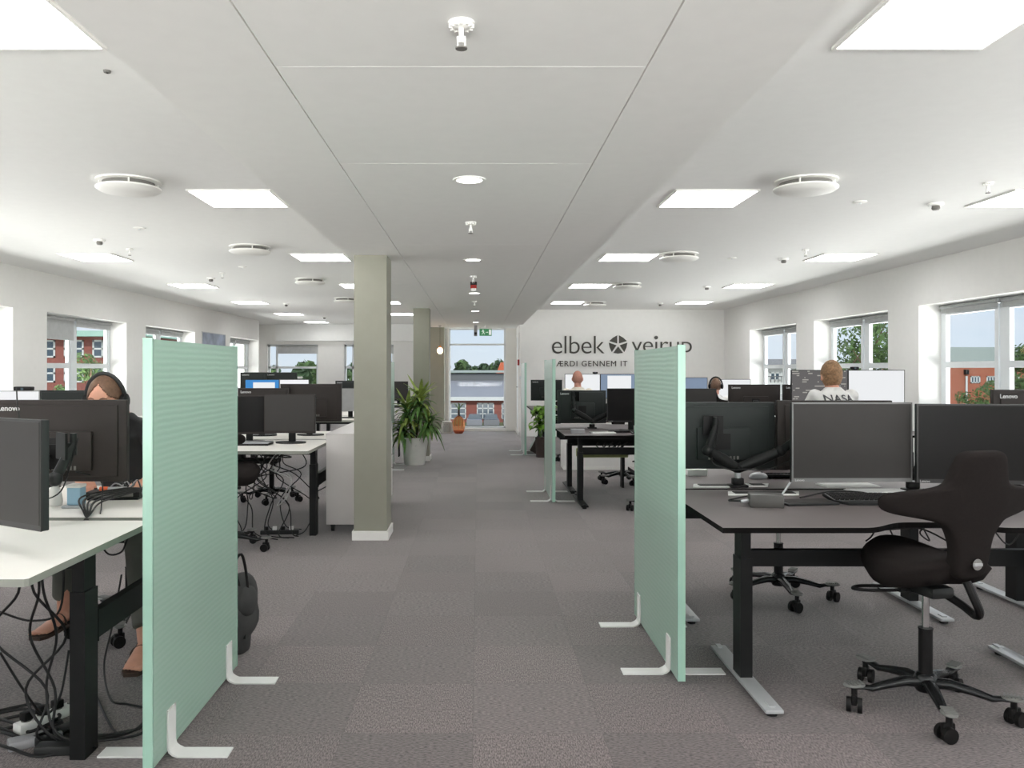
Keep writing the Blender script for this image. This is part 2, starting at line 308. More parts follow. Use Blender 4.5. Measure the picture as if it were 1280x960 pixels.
def place(key, build, label, loc, rz=0, group=None):
    """first call builds the thing, later calls copy it with its parts"""
    if key not in PROTO: r = PROTO[key] = build()
    else: r = copy_tree(PROTO[key])
    r.location = loc; r.rotation_euler = (0, 0, rz); r['label'] = label
    if group: r['group'] = group
    elif 'group' in r: del r['group']
    return r
def text_bm(body, size, depth, align='LEFT', sx=1.0, spacing=1.0, offset=0.0):
    """text as a mesh standing in the XZ plane, reading along +x, facing -y"""
    cu = bpy.data.curves.new('t', 'FONT'); cu.body = body; cu.size = size; cu.extrude = depth; cu.align_x = align; cu.space_character = spacing; cu.offset = offset
    o = bpy.data.objects.new('t', cu); COL.objects.link(o); bpy.context.view_layer.update()
    me = bpy.data.meshes.new_from_object(o.evaluated_get(bpy.context.evaluated_depsgraph_get()))
    bpy.data.objects.remove(o); bm = bmesh.new(); bm.from_mesh(me); bpy.data.meshes.remove(me)
    bmesh.ops.transform(bm, matrix=Matrix.Rotation(PI/2, 4, 'X') @ Matrix.Diagonal((sx, 1, 1, 1)), verts=bm.verts); return bm
def X(px, d): return (px-597)*d/1020
def Z(py, d): return 1.4-(py-462)*d/1020
def xf(bm, m): bmesh.ops.transform(bm, matrix=m, verts=bm.verts); return bm
def RZ(a): return Matrix.Rotation(a, 4, 'Z')
def RX(a): return Matrix.Rotation(a, 4, 'X')
def RY(a): return Matrix.Rotation(a, 4, 'Y')
def T(*v): return Matrix.Translation(v)

# ================================================================== THE ROOM
XL, XR, YB, YN, YW, YF = -5.61, 5.17, -4.0, 17.1, 18.6, 23.0     # walls: left, right, behind, logo wall, corridor window, far left
HC, HS = 2.66, 2.34
TW = .3
bm = B(); box(bm, -6.6, 5.6, YB-.3, YW+.3, -.25, 0); box(bm, -6.6, -.98, YW+.3, YF+.4, -.25, 0); struct('floor', bm, M['carpet'])
bm = B(); box(bm, -6.6, 5.6, YB-.3, YW+.3, HC, HC+.3); box(bm, -6.6, -.98, YW+.3, YF+.4, HC, HC+.3); struct('ceiling', bm, M['ceil'])
SX0, SX1 = -1.08, .945
# lowered ceiling over the aisle, with its joints as real grooves
bm = B(); box(bm, SX0, SX1, YB, 18.6, HS+.012, HC+.02)
jx = [SX0, -.63, .526, SX1]; jy = [YB, -1.0, 2.53, 3.72, 6.15, 8.95, 12.4, 15.2, 18.6]
for i in range(3):
    for k in range(len(jy)-1):
        if i != 1 and k not in (0, len(jy)-2): continue
    ys = jy if i == 1 else [YB, 8.95, 18.6]
    for k in range(len(ys)-1):
        box(bm, jx[i]+(.003 if i else 0), jx[i+1]-(.003 if i < 2 else 0), ys[k]+.002, ys[k+1]-.002, HS, HS+.02)
struct('trim_1', bm, M['soffit'], label='lowered white ceiling strip over the aisle')

def wall_x(name, x0, x1, y0, y1, z0, z1, opens):
    """wall along y between x0..x1 with window openings (ya, yb, za, zb)"""
    bm = B(); y = y0
    for a, b, c, d in sorted(opens):
        box(bm, x0, x1, y, a, z0, z1); box(bm, x0, x1, a, b, z0, c); box(bm, x0, x1, a, b, d, z1); y = b
    box(bm, x0, x1, y, y1, z0, z1); return struct(name, bm, M['wall'])
def wall_y(name, y0, y1, x0, x1, z0, z1, opens):
    bm = B(); x = x0
    for a, b, c, d in sorted(opens):
        box(bm, x, a, y0, y1, z0, z1); box(bm, a, b, y0, y1, z0, c); box(bm, a, b, y0, y1, d, z1); x = b
    box(bm, x, x1, y0, y1, z0, z1); return struct(name, bm, M['wall'])
ZS, ZT = .85, 2.15
RW = [(YB+.6+2.97*k-.0, YB+.6+2.97*k+2.26) for k in ()]
RW = [(13.24, 15.5), (10.28, 12.54), (7.3, 9.56), (4.33, 6.59), (1.36, 3.62), (-1.6, .65)]
LW = [(18.5, 20.9), (13.8, 16.2), (10.63, 13.04), (7.45, 9.85), (4.3, 6.7), (1.1, 3.5), (-2.1, .3)]
wall_x('wall_right', XR, XR+TW, YB, YN+.3, 0, HC, [(a, b, ZS, ZT) for a, b in RW])
wall_x('wall_left', XL-TW, XL, YB, 20.95, 0, HC, [(a, b, ZS, ZT) for a, b in LW])
FW = [(-5.93, -4.50, .9, 2.11), (-3.77, -2.37, .9, 2.11)]
wall_y('wall_far', YF, YF+.3, -6.5, -.9, 0, HC, FW)
bm = B(); box(bm, -6.5, -6.2, 20.95, YF+.3, 0, HC); box(bm, -6.5, XL-TW, 20.65, 20.95, 0, HC); struct('wall_recess', bm, M['wall'])
bm = B(); box(bm, -5.62, -1.1, YF-.32, YF+.01, 2.2, HC); struct('trim_2', bm, M['ceil'], label='white bulkhead above the far windows')
BW = [(-4.9, -2.5, .5, 2.3), (-1.7, 1.3, .5, 2.3), (2.1, 4.5, .5, 2.3)]
wall_y('wall_back', YB-.3, YB, XL-.3, XR+.3, 0, HC, BW)
bm = B(); box(bm, .88, XR+.3, YN, YN+.2, 0, HC); box(bm, .88, 1.0, YN+.2, YW, 0, HC); struct('wall_logo', bm, M['wall'])
# corridor end: wall round the tall window
bm = B(); box(bm, -1.1, -.656, YW, YW+.3, 0, HC); box(bm, .638, 1.0, YW, YW+.3, 0, HC); box(bm, -.656, .638, YW, YW+.3, HS, HC)
box(bm, -.656, .638, YW, YW+.3, -.1, .06); box(bm, -1.1, -.98, YW+.3, YF, 0, HC); struct('wall_aisle_end', bm, M['wall'])
# baseboards
for n, a in (('baseboard_right', (XR-.015, XR, YB, YN)), ('baseboard_left', (XL, XL+.015, YB, 20.9)), ('baseboard_logo', (.865, XR, YN-.015, YN)), ('baseboard_aisle', (.865, .88, YN-.015, YW)), ('baseboard_far', (-6.2, -1.1, YF-.015, YF))):
    bm = B(); box(bm, *a, 0, .09); struct(n, bm, M['trim'])
# aisle columns, painted, each with a white skirting
for i, (x0, x1, y0, y1) in enumerate(((-1.015, -.747, 6.70, 7.05), (-.985, -.742, 12.5, 12.85), (-1.08, -.742, 18.15, 18.59))):
    c = bm = B(); box(bm, x0, x1, y0, y1, 0, HS+.01); o = struct('column_%d' % (i+1), bm, M['olive'], label='olive painted square column')
    bm = B()
    for q in ((x0-.015, x1+.015, y0-.015, y0), (x0-.015, x1+.015, y1, y1+.0 if i == 2 else y1+.015), (x0-.015, x0, y0, y1), (x1, x1+.015, y0, y1)):
        if q[3] > q[2]: box(bm, *q, 0, .075)
    obj('skirting', bm, M['trim'], o, 'white skirting', smooth=False)

wn_ = [0]
def window_side(x, ya, yb, sgn, zs=ZS, zt=ZT, blinds=(0, 0), flowers=False):
    """two-casement window set .26 m behind the inner wall face; sgn=+1 on the right wall"""
    wn_[0] += 1; o = bpy.data.objects.new('window_%d' % wn_[0], None); COL.objects.link(o); o['kind'] = 'structure'
    xi = x+sgn*.26; xo = x+sgn*.31; lo, hi = min(xi, xo), max(xi, xo); ym = (ya+yb)/2
    bm = B()
    box(bm, lo, hi, ya, ya+.05, zs, zt); box(bm, lo, hi, yb-.05, yb, zs, zt); box(bm, lo, hi, ya, yb, zs, zs+.05); box(bm, lo, hi, ya, yb, zt-.05, zt); box(bm, lo, hi, ym-.05, ym+.05, zs, zt)
    obj('window_frame', bm, M['frame'], o, smooth=False)
    for a, b in ((ya+.05, ym-.05), (ym+.05, yb-.05)):
        bm = B(); xa, xb = (lo-.0, hi-.01) if sgn > 0 else (lo+.01, hi+.0)
        for q in ((a+.01, a+.07), (b-.07, b-.01)): box(bm, xa-.012, xb-.004, q[0], q[1], zs+.06, zt-.06)
        for q in ((zs+.06, zs+.12), (zt-.12, zt-.06), (1.42, 1.49)): box(bm, xa-.012, xb-.004, a+.0701, b-.0701, q[0], q[1])
        obj('sash', bm, M['frame'], o, smooth=False)
    bm = B(); box(bm, (lo+hi)/2-.004, (lo+hi)/2+.004, ya+.05, yb-.05, zs+.05, zt-.05); obj('pane', bm, M['glass'], o, smooth=False)
    bm = B(); a, b = sorted((x-sgn*.03, xi)); box(bm, a, b, ya+.002, yb-.002, zs, zs+.025); obj('window_sill', bm, M['trim'], o, smooth=False)
    bm = B()
    for k, (a, b) in enumerate(((ya+.05, ym-.03), (ym+.03, yb-.05))):
        xx = xi-sgn*.03; cyl(bm, (xx, a, zt-.03), (xx, b, zt-.03), .022, seg=10)
        L = .07+blinds[k]; box(bm, xx-.003, xx+.003, a+.01, b-.01, zt-.03-L, zt-.03)
    obj('roller_blind', bm, M['blind'], o)
    return o
for k, (a, b) in enumerate(RW): window_side(XR, a, b, 1, blinds=(.0, .0))
for k, (a, b) in enumerate(LW): window_side(XL, a, b, -1, blinds=((.0, .0) if k != 2 else (.23, .03)))
for x0, x1, z0, z1 in FW:
    wn_[0] += 1; o = bpy.data.objects.new('window_%d' % wn_[0], None); COL.objects.link(o); o['kind'] = 'structure'
    bm = B(); y0, y1 = YF+.1, YF+.16
    box(bm, x0, x0+.06, y0, y1, z0, z1); box(bm, x1-.06, x1, y0, y1, z0, z1); box(bm, x0, x1, y0, y1, z0, z0+.06); box(bm, x0, x1, y0, y1, z1-.06, z1); box(bm, x0, x1, y0, y1, 1.43, 1.49)
    box(bm, x0+.22, x0+.28, y0, y1, z0, z1)
    obj('window_frame', bm, M['frame'], o, smooth=False)
    bm = B(); box(bm, x0, x1, y0+.02, y0+.03, z0, z1); obj('pane', bm, M['glass'], o, smooth=False)
    bm = B(); cyl(bm, (x0+.28, y0-.03, z1-.04), (x1, y0-.03, z1-.04), .025, seg=10); box(bm, x0+.28, x1, y0-.033, y0-.027, z1-.26, z1-.04); obj('roller_blind', bm, M['blind'], o)
for x0, x1, z0, z1 in BW:       # unseen windows behind the photographer, added to let fill light onto the aisle ceiling
    wn_[0] += 1; o = bpy.data.objects.new('window_%d' % wn_[0], None); COL.objects.link(o); o['kind'] = 'structure'
    bm = B(); y0, y1 = YB-.26, YB-.2
    for q in ((x0, x0+.06, z0, z1), (x1-.06, x1, z0, z1), (x0, x1, z0, z0+.06), (x0, x1, z1-.06, z1), ((x0+x1)/2-.04, (x0+x1)/2+.04, z0, z1)): box(bm, q[0], q[1], y0, y1, q[2], q[3])
    obj('window_frame', bm, M['frame'], o, smooth=False)
    bm = B(); box(bm, x0, x1, y0+.02, y0+.03, z0, z1); obj('pane', bm, M['glass'], o, smooth=False)
# tall window at the end of the aisle
wn_[0] += 1; o = bpy.data.objects.new('window_%d' % wn_[0], None); COL.objects.link(o); o['kind'] = 'structure'
bm = B(); y0 = YW+.12; x0, x1, z0, z1 = -.656, .638, .06, HS
box(bm, x0, x0+.035, y0, y0+.06, z0, z1); box(bm, x1-.035, x1, y0, y0+.06, z0, z1); box(bm, x0, x1, y0, y0+.06, z0, z0+.04); box(bm, x0, x1, y0, y0+.06, z1-.03, z1); box(bm, x0, x1, y0, y0+.06, 1.955, 1.995)
obj('window_frame', bm, M['frame'], o, smooth=False)
bm = B(); box(bm, x0, x1, y0+.02, y0+.03, z0, z1); obj('pane', bm, M['glass'], o, smooth=False)
# door in the short wall right of the tall window
o = bpy.data.objects.new('door_1', None); COL.objects.link(o); o['kind'] = 'structure'
bm = B(); box(bm, .862, .88, 17.25, 17.31, 0, 2.1); box(bm, .862, .88, 18.2, 18.26, 0, 2.1); box(bm, .862, .88, 17.25, 18.26, 2.1, 2.16); obj('door_frame', bm, M['trim'], o, smooth=False)
bm = B(); box(bm, .872, .88, 17.31, 18.2, .01, 2.1); obj('door_leaf', bm, M['frame'], o, smooth=False)
bm = B(); cyl(bm, (.872, 17.38, 1.03), (.83, 17.38, 1.03), .009); cyl(bm, (.83, 17.38, 1.03), (.83, 17.5, 1.03), .009); obj('door_handle', bm, M['chrome'], o)

# ------------------------------------------------------------------ ceiling fittings
def b_light(n=.57):
    t = thing('ceiling_light', '', 'ceiling light')
    bm = B(); h = n/2+.012
    box(bm, -h, h, -h, -h+.014, -.012, 0); box(bm, -h, h, h-.014, h, -.012, 0); box(bm, -h, -h+.014, -h, h, -.012, 0); box(bm, h-.014, h, -h, h, -.012, 0); obj('frame', bm, M['trim'], t, smooth=False)
    bm = B(); box(bm, -n/2, n/2, -n/2, n/2, -.008, 0); obj('diffuser', bm, M['panel'], t, smooth=False); return t
ords = ['nearest', 'second', 'third', 'fourth', 'fifth', 'sixth', 'seventh']
rowsY = [2.61, 5.71, 8.84, 11.95, 15.0, 18.15, 21.3]
for side, cx, nm, rows in (('left', -1.745, 'beside the lowered aisle ceiling', 6), ('left', -4.26, 'near the window wall', 7), ('right', 1.68, 'beside the lowered aisle ceiling', 5), ('right', 4.05, 'near the window wall', 5)):
    for k in range(rows):
        ab = cx < -3 or cx > 3
        if ab: lab = 'square glowing ceiling panel over the %s window side, %s row from the camera' % (side, ords[k])
        else: lab = 'square glowing ceiling panel just %s of the aisle ceiling, %s row from the camera' % (side, ords[k])
        place('light', b_light, lab, (cx, rowsY[k]+.285, HC), 0, 'square ceiling light panels')
for cx in (-4.26, -1.745, 1.68, 4.05):     # the rows behind the photographer
    for k, y in enumerate((-.2, -3.0)):
        place('light', b_light, 'square glowing ceiling panel behind the camera', (cx, y, HC), 0, 'square ceiling light panels behind the camera')
def b_diff():
    t = thing('ceiling_diffuser', '', 'air diffuser')
    bm = B(); lathe(bm, [(.17, 0), (.205, 0), (.205, -.01), (.17, -.014)], 36); obj('mounting_ring', bm, M['trim'], t)
    bm = B(); lathe(bm, [(.165, 0), (.165, -.05)], 24); obj('neck', bm, M['sensor'], t)
    for k in range(4):
        a = PI/2*k+.4; bm = B(); cyl(bm, (.18*math.cos(a), .18*math.sin(a), -.004), (.18*math.cos(a), .18*math.sin(a), -.05), .006, seg=8); obj('spacer', bm, M['trim'], t)
    bm = B(); lathe(bm, [(.19, -.042), (.205, -.046), (.207, -.056), (.185, -.072), (.1, -.084), (0.0001, -.086)], 40); obj('disc', bm, M['trim'], t, smooth=60); return t
for k, y in enumerate((5.45, 8.35, 11.35, 14.4)): place('diff', b_diff, 'round white air diffuser on the ceiling left of the aisle, %s from the camera' % ords[k], (-2.33, y, HC), 0, 'round air diffusers')
for k, y in enumerate((5.45, 8.87, 11.95, 15.25)): place('diff', b_diff, 'round white air diffuser on the ceiling right of the aisle, %s from the camera' % ords[k], (2.19, y, HC), .6, 'round air diffusers')
def b_down():
    t = thing('downlight', '', 'downlight')
    bm = B(); lathe(bm, [(.062, -.001), (.082, -.001), (.08, -.007), (.064, -.007)], 32, ring=True); obj('rim', bm, M['trim'], t)
    bm = B(); lathe(bm, [(0.0001, -.004), (.063, -.004), (.063, -.001)], 32); obj('lens', bm, M['down'], t); return t
for k, y in enumerate((4.03, 6.97, 10.0, 13.05, 16.1)): place('down', b_down, 'round recessed downlight in the lowered aisle ceiling, %s from the camera' % ords[k], (-.04, y, HS), 0, 'round downlights over the aisle')
place('down', b_down, 'round recessed downlight behind the camera', (-.04, 1.0, HS), 0, 'round downlights over the aisle')
def b_sprink():
    t = thing('sprinkler', '', 'sprinkler')
    bm = B(); lathe(bm, [(.036, 0), (.036, -.004), (.024, -.014), (.012, -.016), (0.0001, -.016)], 24)
    for k in range(12):
        a = k*PI/6; box(bm, .024, .034, -.003, .003, -.016, -.003, rot=RZ(a))
    obj('rosette', bm, M['trim'], t)
    bm = B(); cyl(bm, (0, 0, -.01), (0, 0, -.055), .007, seg=10); box(bm, -.012, -.008, -.003, .003, -.068, -.04); box(bm, .008, .012, -.003, .003, -.068, -.04); box(bm, -.012, .012, -.003, .003, -.044, -.038); obj('stem', bm, M['trim'], t)
    bm = B(); lathe(bm, [(0.0001, -.066), (.016, -.068), (.016, -.072), (0.0001, -.072)], 16); obj('deflector', bm, M['sensor'], t, 'grey metal deflector'); return t
for k, y in enumerate((2.21, 5.21, 8.2, 11.2)): place('sprink', b_sprink, 'white fire sprinkler hanging from the lowered aisle ceiling, %s from the camera' % ords[k], (-.044, y, HS), 0, 'sprinklers over the aisle')
for lab, x, y in (('left of the aisle beyond the first air diffuser', X(162, 8.5), 8.5), ('right of the aisle near the window side', X(1235, 5.5), 5.5), ('right of the aisle in the second light row', X(1007, 8.55), 8.55), ('left of the aisle in the third light row', X(278, 10.6), 10.6)):
    place('sprink', b_sprink, 'small white sprinkler on the main ceiling %s' % lab, (x, y, HC), 0, 'sprinklers on the main ceiling')
def b_smoke():
    t = thing('smoke_detector', '', 'smoke detector')
    bm = B(); lathe(bm, [(.055, 0), (.055, -.014), (.05, -.02), (0.0001, -.02)], 24); obj('base_plate', bm, M['trim'], t)
    bm = B(); lathe(bm, [(.026, -.02), (.03, -.04), (.022, -.052), (0.0001, -.054)], 20); obj('sensing_head', bm, M['sensor'], t, 'dark grey sensing head'); return t
for k, y in enumerate((7.9, 11.2, 15.6, 19.5)): place('smoke', b_smoke, 'small dark-tipped smoke detector on the left ceiling, %s from the camera' % ords[k], (-3.66, y, HC), 0, 'smoke detectors')
for k, y in enumerate((6.18, 9.25, 12.35, 15.5)): place('smoke', b_smoke, 'small dark-tipped smoke detector on the right ceiling, %s from the camera' % ords[k], (3.47, y, HC), 0, 'smoke detectors')
def b_flat():
    t = thing('ceiling_sensor', '', 'ceiling sensor'); bm = B(); lathe(bm, [(.05, 0), (.05, -.006), (.03, -.012), (0.0001, -.012)], 24); obj('cover', bm, M['trim'], t)
    bm = B(); lathe(bm, [(.012, -.012), (.009, -.018), (0.0001, -.018)], 12); obj('lens', bm, M['frame'], t); return t
place('flat', b_flat, 'flat white sensor disc on the ceiling left of the first light row', (X(174, 7.25), 7.25, HC)); place('flat', b_flat, 'flat white sensor disc on the ceiling right of the round diffuser', (X(1075, 6.12), 6.12, HC))
place('flat', b_flat, 'flat white sensor disc on the right ceiling between two light rows', (X(915, 9.2), 9.2, HC)); place('flat', b_flat, 'flat white sensor disc on the left ceiling ahead of the second diffuser', (X(303, 10.0), 10.0, HC))
t = thing('spot_sensor', 'small blurred dark sensor spot on the ceiling beside the near left light', 'sensor', (X(134, 3.44), 3.44, HC))
bm = B(); lathe(bm, [(.016, 0), (.014, -.008), (0.0001, -.01)], 20); obj('housing', bm, M['sensor'], t); bm = B(); lathe(bm, [(.006, -.009), (0.0001, -.013)], 12); obj('lens', bm, M['black'], t)
t = thing('fire_sounder', 'dark and red fire sounder under the lowered aisle ceiling', 'alarm', (X(592, 8.75), 8.75, HS))
bm = B(); lathe(bm, [(.036, 0), (.036, -.035), (0.0001, -.035)], 20); obj('base', bm, M['darkgrey'], t); bm = B(); lathe(bm, [(.034, -.035), (.034, -.07), (0.0001, -.07)], 20); obj('horn', bm, M['red'], t); bm = B(); lathe(bm, [(.03, -.07), (.026, -.1), (0.0001, -.1)], 20); obj('beacon', bm, M['trim'], t)
t = thing('exit_sign', 'green running man exit sign hanging before the tall window', 'exit sign', (X(607, 17.4), 17.4, HS))
bm = B(); box(bm, -.02, .02, -.012, .012, -.05, 0); box(bm, -.14, .14, -.02, .02, -.07, -.04); obj('bracket', bm, M['trim'], t, smooth=False)
bm = B(); box(bm, -.13, .13, -.006, .006, -.22, -.07); obj('panel', bm, M['exitg'], t, smooth=False)
bm = B()   # running man, arrow, doorway
ell(bm, (-.055, -.008, -.1), (.013, .003, .013), 12, 8); beam(bm, (-.06, -.008, -.115), (-.045, -.008, -.15), .022, .004, .018, .004, up=(0, 1, 0))
for p, q in (((-.06, -.115), (-.09, -.13)), ((-.055, -.118), (-.025, -.125)), ((-.045, -.15), (-.02, -.165)), ((-.02, -.165), (-.025, -.195)), ((-.047, -.15), (-.065, -.175)), ((-.065, -.175), (-.09, -.185)), ((.0, -.145), (.035, -.145))): beam(bm, (p[0], -.008, p[1]), (q[0], -.008, q[1]), .009, .004, up=(0, 1, 0))
prism(bm, [(.035, -.005), (.055, .0), (.035, .005)], -.004, .004, T(0, -.008, -.145) @ Matrix.Scale(3, 4, (0, 1, 0)) @ RX(PI/2) if False else T(0, -.008, -.145) @ RX(PI/2) @ Matrix.Scale(3, 4, (0, 1, 0)))
box(bm, .07, .12, -.009, -.006, -.2, -.085); obj('pictogram', bm, M['exitw'], t, smooth=False)
t = thing('speaker_box', 'grey box hanging beside the exit sign', 'sensor', (X(594.5, 17.3), 17.3, HS)); bm = B(); box(bm, -.035, .035, -.03, .03, -.23, 0, bev=.005); obj('housing', bm, M['purple'], t); bm = B(); box(bm, -.025, .025, -.033, -.03, -.2, -.15); obj('grille', bm, M['darkgrey'], t)
t = thing('pendant_lamp', 'small glowing warm pendant bulb by the far olive column', 'pendant lamp', (X(550, 17.5), 17.5, HS))
bm = B(); cyl(bm, (0, 0, 0), (0, 0, -.42), .003, seg=6); cyl(bm, (0, 0, -.01), (0, 0, 0), .03); obj('cord', bm, M['black'], t); bm = B(); lathe(bm, [(0.0001, -.42), (.02, -.425), (.022, -.48), (.0001, -.48)], 16); obj('socket', bm, M['copper'], t)
bm = B(); ell(bm, (0, 0, -.535), (.062, .062, .07)); obj('bulb', bm, M['bulb'], t)
pl = bpy.data.objects.new('lamp_light', bpy.data.lights.new('lamp_light', 'POINT')); COL.objects.link(pl); pl.parent = t; pl.location = (0, -.12, -.6); pl.data.energy = 2; pl.data.color = (1, .72, .45); pl.data.shadow_soft_size = .07
t = thing('call_point', 'small red fire call point on the door side wall', 'call point', (.878, 17.15, 1.55)); bm = B(); box(bm, -.04, .0, -.045, .045, -.06, .06, bev=.006); obj('housing', bm, M['red'], t); bm = B(); box(bm, -.043, -.04, -.025, .025, -.03, .03); obj('glass', bm, M['paper'], t)

# ------------------------------------------------------------------ wall lettering and emblem
t = thing('wall_sign', 'dark company lettering with a five-part emblem on the far white wall', 'wall sign', (0, YN, 0))
bm = text_bm('elbek', .40, .008, sx=.93, offset=-.0035, spacing=.95)
def fit(bm, x0, x1, z0, z1):
    xs = [v.co.x for v in bm.verts]; zs = [v.co.z for v in bm.verts]; sx = (x1-x0)/(max(xs)-min(xs)); sz = (z1-z0)/(max(zs)-min(zs)); a, b = min(xs), min(zs)
    for v in bm.verts: v.co.x = x0+(v.co.x-a)*sx; v.co.z = z0+(v.co.z-b)*sz; v.co.y += -.012
d = YN
fit(bm, X(690, d), X(755.5, d), Z(442, d), Z(420, d)); obj('lettering', bm, M['letter'], t, smooth=False)
bm = text_bm('veırup', .40, .008, sx=.93, offset=-.0035, spacing=.95); fit(bm, X(789.5, d), X(864.5, d), Z(447, d), Z(427, d)); 
obj('lettering', bm, M['letter'], t, smooth=False)
bm = B(); cyl(bm, (X(820, d), -.004, Z(422, d)), (X(820, d), -.02, Z(422, d)), .038, seg=20); obj('letter_dot', bm, M['letter'], t)
bm = text_bm('VÆRDI GENNEM IT', 1.0, .008, spacing=1.15); fit(bm, X(688.5, d), X(784, d), Z(458, d), Z(451, d)); obj('slogan', bm, M['letter'], t, smooth=False)
cx, cz, R = X(772.5, d), Z(431, d), .2
for k in range(5):
    a0 = PI/2+2*PI*k/5; a1 = a0+2*PI/5; bm = B(); am = (a0+a1)/2
    p = lambda a, r: (r*math.cos(a), r*math.sin(a))
    sh = .014
    poly = [p(am, .035), p(a0+.085, R), p(am, R*.92), p(a1-.085, R)]
    prism(bm, poly, 0, .012, T(cx, -.002, cz) @ RX(PI/2)); obj('emblem_segment', bm, M['letter'], t, smooth=False)
t = thing('poster', 'grey-blue poster on the left wall between two windows', 'poster', (XL, 17.35, 1.85)); bm = B(); box(bm, 0, .012, -.75, .75, -.35, .31); obj('print', bm, M['poster'], t, smooth=False); bm = B(); 
for q in ((-.76, .76, .31, .325), (-.76, .76, -.365, -.35)): box(bm, 0, .016, q[0], q[1], q[2], q[3])
for q in ((-.765, -.75), (.75, .765)): box(bm, 0, .016, q[0], q[1], -.365, .325)
obj('frame', bm, M['silver'], t, smooth=False)
t = thing('trunking_strip', 'white cable trunking on the logo wall corner', 'cable trunking', (.88, YN, 0)); bm = B(); box(bm, .0, .035, -.025, -.0, .1, 2.3); obj('trunk', bm, M['trim'], t, smooth=False); bm = B(); box(bm, -.004, .039, -.03, 0, 1.2, 1.26); obj('joint_cover', bm, M['frame'], t, smooth=False)

# ================================================================== FURNITURE
def b_screen():
    """green free-standing divider: runs along y from 0 to 1, centre thickness on x=0"""
    t = thing('divider_screen', '', 'divider screen')
    bm = B(); box(bm, -.0155, .0155, 0.012, .988, .02, 1.505); obj('panel', bm, M['green'], t, smooth=False)
    for y in (0, .988):
        bm = B(); box(bm, -.0165, .0165, y, y+.012, .02, 1.51); obj('edge_strip', bm, M['green_edge'], t, smooth=False)
    for y in (.13, .82):
        for s in (-1, 1):
            bm = B(); pr = [(.017, .17), (.017, .035), (.022, .018), (.035, .007), (.055, .0), (.235, .0), (.235, .006), (.055, .006), (.039, .013), (.028, .022), (.023, .037), (.023, .17)]
            a = [(s*x, z) for x, z in pr]; v0 = [bm.verts.new((x, y, z)) for x, z in a]; v1 = [bm.verts.new((x, y+.075, z)) for x, z in a]; n = len(a)
            bm.faces.new(v0); bm.faces.new(v1[::-1])
            for i in range(n): bm.faces.new((v0[i], v0[(i+1) % n], v1[(i+1) % n], v1[i]))
            obj('foot', bm, M['white_metal'], t, 'white angled metal foot')
    return t
place('scr', b_screen, 'large mint green translucent divider in the left foreground', (-1.137, 2.81, 0), 0, 'mint green divider screens')
place('scr', b_screen, 'mint green translucent divider beside the near dark desk on the right', (.903, 3.61, 0), 0, 'mint green divider screens')
place('scr', b_screen, 'mint green divider by the second dark desk group on the right', (.795, 8.5, 0), 0, 'mint green divider screens')
place('scr', b_screen, 'farthest mint green divider on the right of the aisle, by the leafy plant', (.775, 13.2, 0), 0, 'mint green divider screens')
place('scr', b_screen, 'mint green divider mostly hidden behind the nearest olive column', (-1.26, 11.2, 0), 0, 'mint green divider screens')

def b_tdesk(wd=1.75, dp=1.05, h=.76, inset=.175, cc=.12, leg_x=None, flip=False, footm='silver'):
    """sit-stand desk, front edge on y=0, hollowed in the middle; local x 0..wd; flip: the hollow lies on the far side"""
    t = thing('sit_stand_desk', '', 'desk')
    pts = [(0, dp)]; pts += [(0, .0)] if True else []
    pts += [(.58, 0)]
    for k in range(7):
        u = (k+1)/7; pts.append((.58+.22*u, cc*(3*u*u-2*u**3)))
    a = [(wd-x, y) for x, y in reversed(pts[1:])]
    poly = pts[1:]+a+[(wd, dp), (0, dp)]
    seen = []; 
    for p in poly:
        if not seen or (abs(p[0]-seen[-1][0])+abs(p[1]-seen[-1][1])) > 1e-5: seen.append(p)
    if flip: seen = [(x, dp-y) for x, y in seen]
    bm = B(); fs = prism(bm, seen, h-.022, h)
    for f in fs: f.material_index = 1
    fs[1].material_index = 0
    obj('tabletop', bm, [M['desk_dark'], M['desk_edge']], t, smooth=False)
    cy = dp*.35 if not flip else dp*.5
    cy = .37 if not flip else .48
    for x in (inset+.025, wd-inset-.0):
        bm = B(); box(bm, x-.022, x+.022, cy-.045, cy+.045, .33, h-.022); box(bm, x-.027, x+.027, cy-.052, cy+.052, .03, h-.2); obj('leg', bm, M['blackmetal'], t, smooth=False)
        bm = B(); box(bm, x-.037, x+.037, cy-.4, cy+.38, .018, .034, bev=.004)
        for yy in (cy-.37, cy+.33): box(bm, x-.012, x+.012, yy, yy+.05, .033, .04)
        f = obj('foot', bm, M[footm], t, 'silver foot' if footm == 'silver' else None)
        for yy in (cy-.36, cy+.34): bm = B(); cyl(bm, (x, yy, 0), (x, yy, .02), .022); obj('levelling_pad', bm, M['rubber'], f)
    bm = B(); box(bm, inset+.05, wd-inset-.025, cy+.06, cy+.1, .5, .575); box(bm, inset+.05, wd-inset-.02, cy-.02, cy+.1, h-.07, h-.022); obj('crossbar', bm, M['blackmetal'], t, smooth=False)
    yb = (dp-.16 if not flip else .06)
    bm = B(); prism(bm, [(0, 0), (.1, 0), (.1, .004), (0.004, .004), (.004, .004)][:4], .02, wd-.04, T(0, yb, h-.13) @ RY(PI/2) @ RZ(PI/2) if False else T(.0, yb, h-.1) @ Matrix(((0, 0, 1, 0), (1, 0, 0, 0), (0, 1, 0, 0), (0, 0, 0, 1))))
    for k in range(2): box(bm, .02, wd-.02, yb+.1*k, yb+.1*k+.003, h-.1, h-.025)
    obj('cable_tray', bm, M['blackmetal'], t, smooth=False)
    return t
g = 'dark topped sit-stand desks'
place('td0', lambda: b_tdesk(), 'near dark desk on silver T-feet, with the saddle chair in front', (.992, 3.30, 0), 0, g)
